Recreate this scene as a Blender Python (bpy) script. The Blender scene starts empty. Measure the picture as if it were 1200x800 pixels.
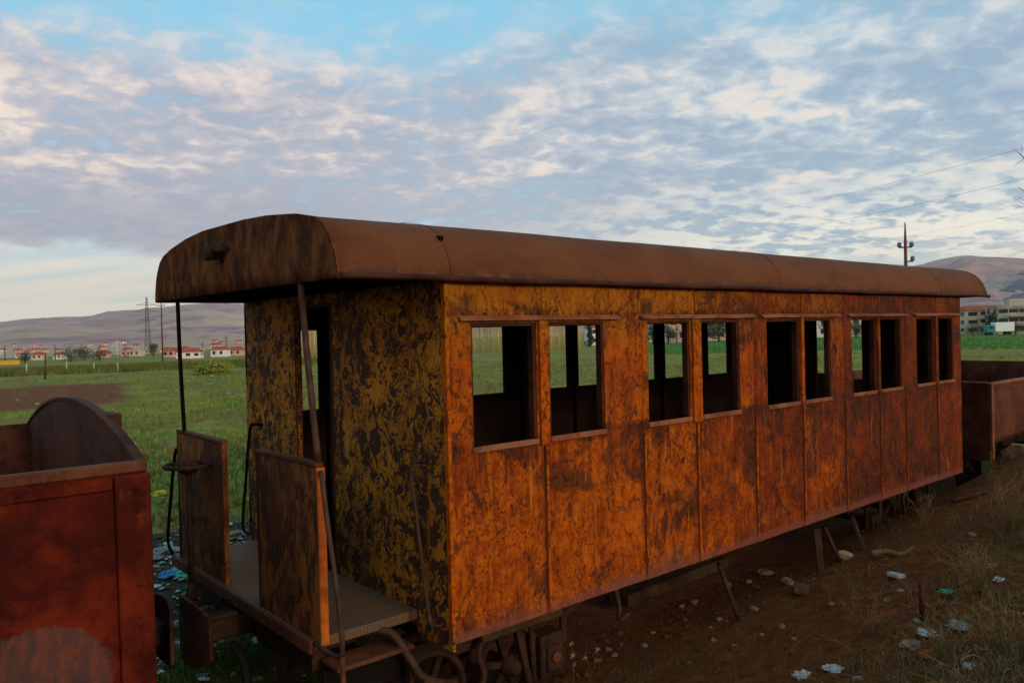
import bpy, math, random
from mathutils import Vector, Matrix, noise as mn
random.seed(7)
R = math.radians
SC = bpy.context.scene
COL = SC.collection

# ---------------------------------------------------------------- camera
CAM = Vector((-2.9135, -4.0567, 1.9714))
YAW, PITCH, ROLL, FOC = 0.8650833, -0.0113032, -0.0241215, 922.06
_f = Vector((math.cos(YAW)*math.cos(PITCH), math.sin(YAW)*math.cos(PITCH), math.sin(PITCH)))
_r = Vector((math.sin(YAW), -math.cos(YAW), 0)); _u = _r.cross(_f)
RT = math.cos(ROLL)*_r + math.sin(ROLL)*_u
UP = -math.sin(ROLL)*_r + math.cos(ROLL)*_u
cd = bpy.data.cameras.new('camera'); cam = bpy.data.objects.new('camera', cd); COL.objects.link(cam)
m = Matrix((RT, UP, -_f)).transposed().to_4x4(); m.translation = CAM
cam.matrix_world = m
cd.sensor_width = 36; cd.lens = FOC/1200*36; cd.clip_end = 30000; cd.clip_start = .05
SC.camera = cam

def ray(px, py): return (_f + RT*((px-600)/FOC) - UP*((py-400)/FOC))
def flat(px):                       # horizontal unit direction through an image column at the horizon
    d = ray(px, 395); return Vector((d.x, d.y, 0)).normalized()

# ---------------------------------------------------------------- terrain
def sm(a, b, v):
    t = (v-a)/(b-a); t = 0 if t < 0 else 1 if t > 1 else t
    return t*t*(3-2*t)
def fb(x, y, s, o=4, z=0.): return mn.fractal(Vector((x*s, y*s, z)), .9, 2.1, o)
def hgt(x, y):
    d = math.hypot(x, y-1.6)
    z = -.85 - .7*sm(15, 260, d)
    if d > 50:
        a = math.degrees(math.atan2(y-CAM.y, x-CAM.x)-YAW); a = (a+180) % 360-180
        z -= (sm(-22, -8, a)*.8+sm(-5, 22, a)*2.0)*sm(50, 270, d)
    bank = sm(.5, -4.2, y)*sm(60, 14, d)
    z += 1.08*bank
    z += .52*sm(0, 9.5, x)*sm(1.6, -.2, y)*sm(40, 14, d)
    z += .35*sm(8.2, 10, x)*sm(1.0, -.6, y)*sm(30, 13, d)
    z += .22*sm(3.4, 5.0, y)*sm(30, 8, d)
    if d < 60:
        k = 1 if y < 0 else .45+.55*sm(3.2, 4.2, y)
        z += k*(.05*fb(x, y, .8) + .022*fb(x, y, 3.1, 3, 5.)+.016*fb(x, y, 7.5, 2, 9.))
    else: z += .15*fb(x, y, .03)
    return z
def G(px, py, lift=0.):             # where the sight line through a photo pixel meets the ground
    d = ray(px, py); t = .8; st = .05
    while t < 3000:
        p = CAM + d*t
        if p.z <= hgt(p.x, p.y): break
        t += st; st = max(.05, t*.01)
    return Vector((p.x, p.y, hgt(p.x, p.y)+lift))
def FAR(px, D):
    d = flat(px); p = Vector((CAM.x, CAM.y, 0)) + d*D
    return Vector((p.x, p.y, hgt(p.x, p.y)))

# ---------------------------------------------------------------- node helpers
class NT:
    def __init__(s, name, rough=.8, metal=0.):
        s.m = bpy.data.materials.new(name); s.m.use_nodes = True; s.t = s.m.node_tree
        s.b = s.t.nodes['Principled BSDF']; s.b.inputs['Roughness'].default_value = rough
        s.b.inputs['Metallic'].default_value = metal
        s.b.inputs['Specular IOR Level'].default_value = .08 if rough < .74 or metal else .0
        s.c = s.t.nodes.new('ShaderNodeTexCoord').outputs['Object']
    def nd(s, t): return s.t.nodes.new(t)
    def L(s, a, b): s.t.links.new(a, b)
    def put(s, sock, v):
        if hasattr(v, 'is_output') or isinstance(v, bpy.types.NodeSocket): s.L(v, sock)
        else:
            if isinstance(v, tuple) and len(v) == 3 and sock.type == 'RGBA': v = v+(1,)
            sock.default_value = v
    def map(s, scale=(1, 1, 1), loc=(0, 0, 0), vec=None):
        n = s.nd('ShaderNodeMapping'); n.inputs['Scale'].default_value = scale; n.inputs['Location'].default_value = loc
        s.L(vec or s.c, n.inputs[0]); return n.outputs[0]
    def noise(s, scale, detail=4, rough=.55, dist=0., vec=None, out=0):
        n = s.nd('ShaderNodeTexNoise'); n.inputs['Scale'].default_value = scale; n.inputs['Detail'].default_value = detail
        n.inputs['Roughness'].default_value = rough; n.inputs['Distortion'].default_value = dist
        s.L(vec or s.c, n.inputs['Vector']); return n.outputs[out]
    def vor(s, scale, vec=None, feat='F1', out='Distance'):
        n = s.nd('ShaderNodeTexVoronoi'); n.feature = feat; n.inputs['Scale'].default_value = scale
        s.L(vec or s.c, n.inputs['Vector']); return n.outputs[out]
    def mr(s, v, a, b, c=0., d=1., smooth=True):
        n = s.nd('ShaderNodeMapRange'); n.interpolation_type = 'SMOOTHSTEP' if smooth else 'LINEAR'
        for i, q in enumerate((v, a, b, c, d)): s.put(n.inputs[i], q)
        return n.outputs[0]
    def ma(s, op, a, b=0., c=0.):
        n = s.nd('ShaderNodeMath'); n.operation = op
        for i, q in enumerate((a, b, c)): s.put(n.inputs[i], q)
        return n.outputs[0]
    def mix(s, f, a, b, mode='MIX'):
        n = s.nd('ShaderNodeMix'); n.data_type = 'RGBA'; n.blend_type = mode
        s.put(n.inputs[0], f); s.put(n.inputs[6], a); s.put(n.inputs[7], b); return n.outputs[2]
    def sep(s, vec=None):
        n = s.nd('ShaderNodeSeparateXYZ'); s.L(vec or s.c, n.inputs[0]); return n.outputs
    def col(s, v): s.put(s.b.inputs['Base Color'], v)
    def bump(s, h, dist=.004, st=1.):
        n = s.nd('ShaderNodeBump'); n.inputs['Strength'].default_value = st; n.inputs['Distance'].default_value = dist
        s.L(h, n.inputs['Height']); s.L(n.outputs[0], s.b.inputs['Normal'])

M = {}
def plain(name, col, rough=.8, var=.25, scale=3., metal=0.):
    n = NT(name, rough, metal); f = n.noise(scale, 5, .6)
    lo = tuple(c*(1-var) for c in col); hi = tuple(min(1, c*(1+var)) for c in col)
    n.col(n.mix(n.mr(f, .3, .7), lo, hi)); M[name] = n.m; return n
# --- the orange side plating
def side_mat():
    n = NT('rusty_orange_paint', .7)
    x, y, z = n.sep()
    at = n.nd('ShaderNodeAttribute'); at.attribute_name = 'wear'; sc = n.nd('ShaderNodeSeparateColor'); n.L(at.outputs['Color'], sc.inputs[0])
    seam, tone, under = sc.outputs
    ov = n.nd('ShaderNodeVectorMath'); ov.operation = 'MULTIPLY_ADD'; cx_ = n.nd('ShaderNodeCombineXYZ')
    for q in range(3): n.L(tone, cx_.inputs[q])
    n.L(cx_.outputs[0], ov.inputs[0]); ov.inputs[1].default_value = (0., 31., 17.); n.L(n.c, ov.inputs[2])
    obj_c = n.c; n.c = ov.outputs[0]
    big = n.noise(1.15, 7, .66, .5)
    mid = n.noise(3.6, 8, .72, .8, n.map((1, 1, .75), (3, 0, 7)))
    lump = n.noise(11, 6, .7, .7, n.map((1, 1, .8), (6, 1, 2)))
    fine = n.noise(30, 6, .75, .3)
    speck = n.noise(40, 3, .6, .3, n.map((1, 1, .75), (9, 2, 1)))
    streak = n.noise(7.5, 7, .72, .5, n.map((2.6, 1, .30), (2, 0, 3)))
    wob = n.ma('MULTIPLY', n.ma('SUBTRACT', n.noise(2.2, 5, .6), .5), 1.6)
    along = n.mr(n.ma('ADD', x, wob), 2.0, 7.2)
    top = n.mr(n.ma('ADD', z, n.ma('MULTIPLY', wob, .30)), 1.72, 2.12)
    paint = n.mix(n.mr(lump, .36, .62), (.25, .034, .0015), (.47, .095, .002))
    paint = n.mix(n.ma('MULTIPLY', n.mr(fine, .52, .66), .5), paint, (.54, .145, .004))
    paint = n.mix(top, paint, n.mix(n.mr(mid, .38, .6), (.25, .070, .003), (.42, .145, .006)))
    # red rust
    r_ = n.ma('ADD', n.ma('MULTIPLY', streak, .38), n.ma('MULTIPLY', mid, .52))
    r_ = n.ma('ADD', r_, n.ma('MULTIPLY', lump, .22)); r_ = n.ma('ADD', r_, n.ma('MULTIPLY', along, .15))
    r_ = n.ma('ADD', r_, n.ma('MULTIPLY', n.ma('SUBTRACT', tone, .5), .12)); r_ = n.ma('ADD', r_, n.ma('MULTIPLY', n.ma('ADD', seam, under), .055))
    rf = n.mr(r_, .525, .66)
    rust = n.mix(n.mr(fine, .38, .62), (.090, .013, .003), (.20, .030, .004))
    c = n.mix(n.ma('MULTIPLY', rf, .90), paint, rust)
    # brown skin where the paint is gone
    b_ = n.ma('ADD', n.noise(1.9, 9, .76, 1.2, n.map((1, 1, .85), (11, 4, 2))), n.ma('MULTIPLY', along, .085))
    b_ = n.ma('ADD', b_, n.ma('MULTIPLY', n.ma('ADD', seam, under), .06)); b_ = n.ma('ADD', b_, n.ma('MULTIPLY', n.ma('SUBTRACT', tone, .5), .06))
    bf = n.mr(b_, .53, .625)
    brown = n.mix(n.mr(lump, .4, .6), (.038, .012, .006), (.105, .027, .009))
    c = n.mix(n.ma('MULTIPLY', bf, .88), c, brown)
    stain = n.mr(n.ma('ADD', n.noise(2.1, 5, .6, .8, n.map((1, 1, 1.4), (17, 2, 6))), n.ma('MULTIPLY', under, .10)), .56, .68)
    c = n.mix(n.ma('MULTIPLY', stain, .72), c, (.050, .017, .008))
    dots = n.ma('MULTIPLY', n.mr(n.noise(15, 2, .4, .2, n.map((1, 1, .8), (2, 12, 6))), .66, .72), n.mr(big, .4, .5))
    c = n.mix(n.ma('MULTIPLY', dots, .8), c, (.030, .011, .007))
    # rust running down in lines
    run = n.ma('MULTIPLY', n.mr(n.noise(9, 5, .6, .15, n.map((3.4, 1, .10), (8, 0, 1))), .54, .64), n.mr(n.ma('ADD', under, n.ma('MULTIPLY', mid, .5)), .3, .9))
    c = n.mix(n.ma('MULTIPLY', run, .75), c, (.075, .018, .005))
    gold = n.ma('MULTIPLY', n.mr(n.noise(8, 5, .65, .3, n.map((3.0, 1, .16), (1, 0, 5))), .60, .68), n.mr(mid, .42, .55))
    c = n.mix(n.ma('MULTIPLY', gold, .6), c, (.62, .18, .006))
    # small dark pits
    pit = n.ma('MULTIPLY', n.mr(speck, .56, .61), n.mr(n.noise(2.6, 5, .6, .3, n.map((1,1,1),(21,3,8))), .42, .54))
    pit2 = n.mr(n.noise(12, 6, .68, .7, n.map((1, 1, .7), (5, 5, 5))), .60, .65)
    pt_ = n.ma('MAXIMUM', pit, pit2)
    c = n.mix(n.ma('MULTIPLY', pt_, .66), c, (.032, .011, .006))
    c = n.mix(n.ma('MULTIPLY', n.mr(seam, .55, .95), .5), c, (.05, .016, .006))
    hem = n.ma('MULTIPLY', n.mr(n.ma('ADD', z, n.ma('MULTIPLY', n.ma('SUBTRACT', mid, .5), .5)), .16, .02), n.mr(big, .42, .6))
    c = n.mix(n.ma('MULTIPLY', hem, .7), c, (.14, .060, .040))
    hem2 = n.mr(n.ma('ADD', z, n.ma('MULTIPLY', n.ma('SUBTRACT', lump, .5), .10)), .075, .045)
    c = n.mix(n.ma('MULTIPLY', hem2, .65), c, (.20, .060, .036))
    n.col(c)
    h = n.ma('SUBTRACT', n.ma('MULTIPLY', fine, .35), n.ma('ADD', n.ma('MULTIPLY', pt_, .7), n.ma('ADD', n.ma('MULTIPLY', bf, .35), n.ma('MULTIPLY', rf, .25))))
    n.bump(h, .006, .9); M['side'] = n.m
side_mat()
def end_mat(name='flaked_mustard_paint', bias=0., paintc=((.32, .115, .007), (.50, .185, .011)), darkc=((.036, .016, .011), (.070, .028, .016)), sc=1.):
    n = NT(name, .7)
    x, y, z = n.sep()
    w = n.nd('ShaderNodeTexNoise'); w.inputs['Scale'].default_value = 5*sc; w.inputs['Detail'].default_value = 3; n.L(n.c, w.inputs['Vector'])
    add = n.nd('ShaderNodeVectorMath'); add.operation = 'MULTIPLY_ADD'; n.L(w.outputs['Color'], add.inputs[0]); add.inputs[1].default_value = (.28, .28, .28); n.L(n.c, add.inputs[2])
    v = add.outputs[0]
    a = n.noise(8.5*sc, 3, .55, .9, n.map((1, 1, .75), (1, 2, 3), v))
    line = n.ma('ABSOLUTE', n.ma('SUBTRACT', n.noise(7.5*sc, 2, .5, 1.6, n.map((1.2, 1.2, .8), (7, 2, 3), v)), .5))
    big = n.noise(1.5*sc, 5, .6, .5)
    th = n.ma('MULTIPLY_ADD', big, .42, .315-bias)
    th = n.ma('SUBTRACT', th, n.mr(z, 1.5, .1, 0., .035))
    f1 = n.mr(n.ma('SUBTRACT', a, th), .006, .026)                 # 1 = bare dark metal
    f2 = n.mr(line, .036, .022)
    line2 = n.ma('ABSOLUTE', n.ma('SUBTRACT', n.noise(12*sc, 2, .5, 1.2, n.map((1.4, 1.4, .7), (2, 8, 3), v)), .52))
    f2 = n.ma('MAXIMUM', f2, n.ma('MULTIPLY', n.mr(line2, .030, .018), n.mr(n.noise(3, 3), .44, .56)))
    flake = n.ma('MAXIMUM', f1, n.ma('MULTIPLY', f2, n.mr(n.noise(2.2*sc, 4), .36, .46)))
    fine = n.noise(30, 5, .65)
    paint = n.mix(n.mr(big, .35, .65), paintc[0], paintc[1])
    paint = n.mix(n.mr(fine, .5, .75), paint, (.11, .045, .008))
    dark = n.mix(n.mr(fine, .35, .65), darkc[0], darkc[1])
    c = n.mix(flake, paint, dark)
    rs = n.mr(n.noise(2.4, 6, .65, .3, n.map((1.5, 1.5, .4), (4, 4, 4))), .56, .68)
    c = n.mix(n.ma('MULTIPLY', rs, .55), c, (.105, .033, .010))
    n.col(c); n.bump(n.ma('SUBTRACT', 1., flake), .003, .7); M[name] = n.m
end_mat(sc=1.25, bias=.010)
def panel_mat():
    n = NT('stained_panel_paint', .7)
    a = n.noise(3, 7, .70, .7, n.map((1, 1.3, .7), (3, 3, 3))); b = n.noise(6, 7, .72, .5, n.map((1, 1.3, .65))); c_ = n.noise(30, 5, .7)
    c = n.mix(n.mr(a, .42, .57), (.110, .030, .010), (.27, .085, .014))
    c = n.mix(n.ma('MULTIPLY', n.mr(b, .50, .56), .85), c, (.040, .016, .011))
    c = n.mix(n.ma('MULTIPLY', n.mr(n.noise(2, 5, .6, .3, n.map((1, 1, 1), (8, 8, 8))), .56, .66), .6), c, (.24, .060, .010))
    c = n.mix(n.ma('MULTIPLY', n.mr(c_, .56, .7), .5), c, (.03, .015, .01))
    n.col(c); n.bump(a, .004, .6); M['stained_panel_paint'] = n.m
panel_mat()
def roof_mat():
    n = NT('brown_roof_rust', .72)
    x, y, z = n.sep()
    a = n.noise(2.2, 7, .68, .4, n.map((.6, 1, 1))); b = n.noise(26, 5, .7); s = n.noise(4, 5, .6, .2, n.map((4, .7, .7), (3, 1, 1)))
    c = n.mix(n.mr(a, .35, .65), (.105, .034, .012), (.150, .050, .017))
    c = n.mix(n.ma('MULTIPLY', n.mr(s, .5, .68), .25), c, (.10, .042, .022))
    c = n.mix(n.ma('MULTIPLY', n.mr(b, .55, .72), .4), c, (.075, .025, .011))
    lip = n.ma('MULTIPLY', n.mr(n.ma('ADD', z, n.ma('MULTIPLY', n.ma('SUBTRACT', a, .5), .12)), 2.40, 2.34), .6)
    c = n.mix(lip, c, n.mix(n.mr(n.noise(9, 4), .5, .62), (.055, .028, .02), (.17, .05, .02)))
    n.col(c); n.bump(n.ma('ADD', n.ma('MULTIPLY', a, .8), n.ma('MULTIPLY', b, .2)), .006, .6); M['roof'] = n.m
    n = NT('streaked_brown_rust', .75)
    a = n.noise(3, 7, .68, .4); s = n.noise(5, 7, .70, .5, n.map((1, 1.3, .75), (3, 1, 1))); b = n.noise(30, 5, .7)
    c = n.mix(n.mr(s, .38, .66), (.060, .024, .014), (.19, .068, .026))
    c = n.mix(n.ma('MULTIPLY', n.mr(a, .58, .7), .55), c, (.24, .085, .022))
    c = n.mix(n.ma('MULTIPLY', n.mr(b, .55, .7), .5), c, (.028, .015, .012))
    n.col(c); n.bump(n.ma('ADD', n.ma('MULTIPLY', a, .6), n.ma('MULTIPLY', b, .4)), .005, .6); M['fascia'] = n.m
roof_mat()
def wagon_mat(name, c0, c1, patch=None, dk=(.04, .018, .012)):
    n = NT(name, .68)
    a = n.noise(1.8, 7, .66, .4); b = n.noise(24, 5, .7); s = n.noise(5, 5, .65, .2, n.map((2.5, 2.5, .4)))
    c = n.mix(n.mr(a, .40, .60), c0, c1)
    c = n.mix(n.ma('MULTIPLY', n.mr(n.noise(6, 7, .7, .5, n.map((1, 1, 1), (4, 9, 2))), .50, .62), .55), c, tuple(q*.45 for q in c0))
    c = n.mix(n.ma('MULTIPLY', n.mr(s, .55, .7), .4), c, tuple(q*.6 for q in c0))
    c = n.mix(n.ma('MULTIPLY', n.mr(b, .56, .7), .5), c, dk)
    if patch:
        x, y, z = n.sep()
        cx, cz, rx, rz = patch
        e = n.ma('ADD', n.ma('POWER', n.ma('DIVIDE', n.ma('SUBTRACT', x, cx), rx), 2.), n.ma('POWER', n.ma('DIVIDE', n.ma('SUBTRACT', z, cz), rz), 2.))
        e = n.ma('ADD', e, n.ma('MULTIPLY', n.ma('SUBTRACT', n.noise(9, 6, .7, .5, n.map((1.3, 1, .6))), .5), 1.4))
        pf = n.mr(e, 1.05, .85)
        g = n.mix(n.mr(n.noise(14, 5, .7, .4, n.map((1.6, 1, .5))), .45, .6), (.060, .050, .046), (.16, .06, .035))
        c = n.mix(n.ma('MULTIPLY', pf, .6), c, g)
        of = n.mr(n.noise(3.2, 6, .7, .6, n.map((1, 1, .8), (6, 6, 6))), .60, .70)
        c = n.mix(n.ma('MULTIPLY', of, .45), c, (.22, .045, .009))
    n.col(c); n.bump(n.ma('ADD', n.ma('MULTIPLY', a, .5), n.ma('MULTIPLY', b, .5)), .005, .6); M[name] = n.m
wagon_mat('dark_red_rust', (.050, .004, .0015), (.135, .013, .0025), (-2.3, .42, .36, .25))
wagon_mat('brown_wagon_rust', (.085, .028, .013), (.14, .046, .020))
wagon_mat('deep_brown_rust', (.040, .013, .008), (.078, .025, .013))
wagon_mat('underframe_rust', (.025, .013, .008), (.055, .026, .014))
wagon_mat('pink_rust', (.16, .045, .032), (.24, .075, .05))
wagon_mat('orange_edge_rust', (.34, .075, .010), (.50, .125, .016))
wagon_mat('sill_rust', (.19, .058, .026), (.30, .105, .048))
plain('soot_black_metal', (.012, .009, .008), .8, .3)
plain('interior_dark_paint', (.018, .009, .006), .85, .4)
plain('old_grey_timber', (.055, .033, .018), .9, .35, 6)
plain('pipe_metal', (.060, .030, .019), .55, .35, 9)
plain('cream_plaster', (.60, .48, .35), .9, .15, .3)
plain('pink_plaster', (.60, .35, .27), .9, .15, .3)
plain('white_plaster', (.76, .68, .58), .9, .1, .3)
plain('bare_concrete', (.42, .36, .27), .9, .2, .4)
plain('red_roof_tile', (.36, .085, .05), .9, .2, .6)
plain('dark_glass', (.03, .035, .04), .3, .2)
plain('yellow_sheet', (.75, .38, .02), .6, .1)
plain('white_vehicle_paint', (.75, .76, .76), .35, .03)
plain('teal_vehicle_paint', (.05, .22, .24), .4, .1)
plain('rubber_black', (.015, .015, .015), .8, .2)
plain('wood_pole', (.085, .050, .036), .9, .3, 2)
plain('pylon_steel', (.06, .045, .045), .6, .2)
plain('red_pole_paint', (.16, .055, .045), .7, .2)
plain('insulator_grey', (.12, .12, .12), .4, .2)
plain('wire_metal', (.05, .05, .055), .5, .1)
plain('white_plastic', (.42, .40, .37), .45, .25, 20)
plain('grey_plastic', (.19, .18, .17), .5, .3, 20)
plain('blue_plastic', (.03, .16, .30), .45, .3, 20)
plain('green_plastic', (.04, .30, .20), .45, .3, 20)
plain('yellow_plastic', (.55, .38, .02), .5, .2, 20)
plain('pale_stone', (.24, .15, .09), .9, .35, 14)
plain('brown_stone', (.11, .056, .032), .9, .35, 14)
plain('gravel_stone', (.15,.09,.055), .9, .5, 5)
plain('crumb_soil', (.13,.042,.012), .95, .45, 8)
plain('tan_brick', (.42, .25, .14), .9, .2, 14)
plain('dry_root', (.16, .095, .045), .9, .3, 14)
plain('orange_rind', (.55, .22, .04), .7, .2, 14)
def blade_mat(name, a, b, c, sc=1.5):
    n = NT(name, .75); f = n.noise(sc, 4, .6); g = n.noise(sc*9, 3, .6)
    q = n.mix(n.mr(f, .35, .65), a, b); q = n.mix(n.mr(g, .5, .65), q, c); n.col(q); M[name] = n.m
blade_mat('field_green', (.13, .18, .012), (.22, .22, .028), (.31, .27, .08), .4)
blade_mat('crop_leaf_green', (.055, .145, .018), (.085, .19, .028), (.13, .18, .04), .15)
blade_mat('rosette_green', (.11, .19, .035), (.17, .25, .055), (.24, .27, .09), .5)
blade_mat('dry_straw', (.14, .085, .035), (.24, .155, .07), (.08, .045, .02), 3)
blade_mat('weed_green', (.040, .075, .018), (.075, .11, .03), (.14, .11, .04), 3)
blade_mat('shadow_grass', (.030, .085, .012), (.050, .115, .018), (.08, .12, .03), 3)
blade_mat('poplar_twig', (.55, .40, .12), (.68, .52, .18), (.40, .29, .09), .3)
blade_mat('dark_leaf', (.030, .050, .022), (.050, .075, .030), (.075, .09, .04), .6)
blade_mat('vine_leaf', (.085, .115, .022), (.12, .135, .03), (.16, .11, .035), .3)

# ---------------------------------------------------------------- mesh helper
class MB:
    def __init__(s): s.v = []; s.f = []; s.sm = []
    def quadbox(s, P):                         # eight corners, bottom ring then top ring
        b = len(s.v); s.v += [tuple(p) for p in P]
        for q in ((0,3,2,1),(4,5,6,7),(0,1,5,4),(1,2,6,5),(2,3,7,6),(3,0,4,7)): s.f.append(tuple(b+i for i in q)); s.sm.append(False)
    def box(s, a, b):
        x0,y0,z0 = a; x1,y1,z1 = b
        s.quadbox([(x0,y0,z0),(x1,y0,z0),(x1,y1,z0),(x0,y1,z0),(x0,y0,z1),(x1,y0,z1),(x1,y1,z1),(x0,y1,z1)]); return s
    def bar(s, p, q, w, h, up=(0,0,1)):        # box beam between two points
        p = Vector(p); q = Vector(q); d = (q-p).normalized(); up = Vector(up)
        if abs(d.dot(up)) > .98: up = Vector((1,0,0))
        a = d.cross(up).normalized()*(w/2); c = a.cross(d).normalized()*(h/2)
        s.quadbox([p-a-c, p+a-c, q+a-c, q-a-c, p-a+c, p+a+c, q+a+c, q-a+c]); return s
    def tube(s, pts, r, n=8, caps=True):
        pts = [Vector(p) for p in pts]; k = len(pts)
        rr = r if isinstance(r, (list, tuple)) else [r]*k
        t0 = (pts[1]-pts[0]).normalized(); a = t0.orthogonal().normalized(); b0 = len(s.v)
        for i, p in enumerate(pts):
            t = (pts[min(i+1,k-1)]-pts[max(i-1,0)]).normalized()
            a = (a - t*a.dot(t)).normalized(); c = t.cross(a)
            for j in range(n):
                g = 2*math.pi*j/n; s.v.append(tuple(p + (a*math.cos(g)+c*math.sin(g))*rr[i]))
        for i in range(k-1):
            for j in range(n):
                j2 = (j+1) % n; s.f.append((b0+i*n+j, b0+i*n+j2, b0+(i+1)*n+j2, b0+(i+1)*n+j)); s.sm.append(n > 4)
        if caps:
            s.f.append(tuple(b0+j for j in range(n))[::-1]); s.f.append(tuple(b0+(k-1)*n+j for j in range(n))); s.sm += [False]*2
        return s
    def lathe(s, c, axis, prof, n=20, ring=False):         # prof: (distance along axis, radius)
        c = Vector(c); ax = Vector(axis).normalized(); a = ax.orthogonal().normalized(); d = ax.cross(a); b0 = len(s.v)
        for t, r in prof:
            for j in range(n):
                g = 2*math.pi*j/n; s.v.append(tuple(c+ax*t+(a*math.cos(g)+d*math.sin(g))*r))
        for i in range(len(prof)-1):
            for j in range(n):
                j2 = (j+1) % n; s.f.append((b0+i*n+j, b0+i*n+j2, b0+(i+1)*n+j2, b0+(i+1)*n+j)); s.sm.append(True)
        if ring: return s
        s.f.append(tuple(b0+j for j in range(n))[::-1]); s.f.append(tuple(b0+(len(prof)-1)*n+j for j in range(n))); s.sm += [False]*2
        return s
    def ico(s, c, rad, sub=1, jit=.25, seed=0, flatb=True):
        import bmesh
        bm = bmesh.new(); bmesh.ops.create_icosphere(bm, subdivisions=sub, radius=1)
        b0 = len(s.v); rn = random.Random(seed)
        off = Vector((rn.uniform(-50,50), rn.uniform(-50,50), rn.uniform(-50,50)))
        for v in bm.verts:
            k = 1+jit*2*mn.noise(v.co*1.3+off)
            s.v.append((c[0]+v.co.x*rad[0]*k, c[1]+v.co.y*rad[1]*k, c[2]+v.co.z*rad[2]*k))
        for f in bm.faces: s.f.append(tuple(b0+v.index for v in f.verts)); s.sm.append(False)
        bm.free(); return s
    def build(s, name, mat, parent=None, bev=0.):
        me = bpy.data.meshes.new(name); me.from_pydata(s.v, [], s.f); me.materials.append(M[mat] if isinstance(mat, str) else mat)
        me.polygons.foreach_set('use_smooth', s.sm if len(s.sm) == len(s.f) else [False]*len(s.f))
        me.update(); o = bpy.data.objects.new(name, me); COL.objects.link(o)
        if parent is not None: par(o, parent)
        if bev:
            b = o.modifiers.new('bevel', 'BEVEL'); b.width = bev; b.segments = 1; b.limit_method = 'ANGLE'
        return o
def wpos(o):
    l = o.location.copy()
    while o.parent: o = o.parent; l += o.location
    return l
def par(o, p):
    o.parent = p
    q = p
    while q.parent: q = q.parent
    # only the root carries a location; parts are modelled in its frame of reference
    o.matrix_parent_inverse = Matrix.Translation(-q.location) if p is q else Matrix()
def tag(o, label=None, cat=None, group=None, kind=None):
    if label: o['label'] = label
    if cat: o['category'] = cat
    if group: o['group'] = group
    if kind: o['kind'] = kind
    return o
def thing(name, label, cat, loc=(0,0,0), group=None):
    o = bpy.data.objects.new(name, None); COL.objects.link(o); o.location = loc; o.empty_display_size = .3
    return tag(o, label, cat, group)
def copy_tree(o, loc, rz=0., label=None, scale=1.):
    c = o.copy(); COL.objects.link(c); c.location = loc; c.rotation_euler = (0,0,rz); c.scale = (scale,)*3
    if label: c['label'] = label
    for ch in list(o.children):
        k = ch.copy(); COL.objects.link(k); k.parent = c
        for g in list(ch.children):
            q = g.copy(); COL.objects.link(q); q.parent = k
    return c
def arc(p, q, r, ang0, ang1, n=6): ...
def smooth_path(pts, n=5):
    P = [Vector(p) for p in pts]; out = []
    for i in range(len(P)-1):
        a = P[max(i-1,0)]; b = P[i]; c = P[i+1]; d = P[min(i+2,len(P)-1)]
        for k in range(n):
            t = k/n; out.append(.5*((2*b)+(c-a)*t+(2*a-5*b+4*c-d)*t*t+(3*b-a-3*c+d)*t**3))
    out.append(P[-1]); return out
def plate(holes, u0, u1, v0, v1, th, put, cell=.12, cuts=(), bulge=None):
    """wall sheet in (u,v) with rectangular holes; put(u,v,w) places a point, w = depth"""
    us = {u0,u1}; vs = {v0,v1}
    for a,b,c,d in holes: us |= {a,b}; vs |= {c,d}
    us |= set(cuts); us = sorted(us); vs = sorted(vs)
    def sub(L):
        o = []
        for a,b in zip(L, L[1:]):
            k = max(1, round((b-a)/cell)); o += [a+(b-a)*i/k for i in range(k)]
        return o+[L[-1]]
    us = sub(us); vs = sub(vs); mb = MB(); idx = {}
    def V(i,j,w):
        if (i,j,w) not in idx:
            g = bulge(us[i],vs[j]) if bulge else 0
            idx[(i,j,w)] = len(mb.v); mb.v.append(tuple(put(us[i],vs[j],g+(th if w else 0))))
        return idx[(i,j,w)]
    def solid(i,j):
        if i < 0 or j < 0 or i >= len(us)-1 or j >= len(vs)-1: return False
        cu = (us[i]+us[i+1])/2; cv = (vs[j]+vs[j+1])/2
        return not any(a < cu < b and c < cv < d for a,b,c,d in holes)
    for i in range(len(us)-1):
        for j in range(len(vs)-1):
            if not solid(i,j): continue
            mb.f.append((V(i,j,0),V(i+1,j,0),V(i+1,j+1,0),V(i,j+1,0)))
            mb.f.append((V(i,j,1),V(i,j+1,1),V(i+1,j+1,1),V(i+1,j,1)))
            if not solid(i-1,j): mb.f.append((V(i,j,0),V(i,j+1,0),V(i,j+1,1),V(i,j,1)))
            if not solid(i+1,j): mb.f.append((V(i+1,j,0),V(i+1,j,1),V(i+1,j+1,1),V(i+1,j+1,0)))
            if not solid(i,j-1): mb.f.append((V(i,j,0),V(i,j,1),V(i+1,j,1),V(i+1,j,0)))
            if not solid(i,j+1): mb.f.append((V(i,j+1,0),V(i+1,j+1,0),V(i+1,j+1,1),V(i,j+1,1)))
    mb.sm = [False]*len(mb.f)
    return mb

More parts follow.
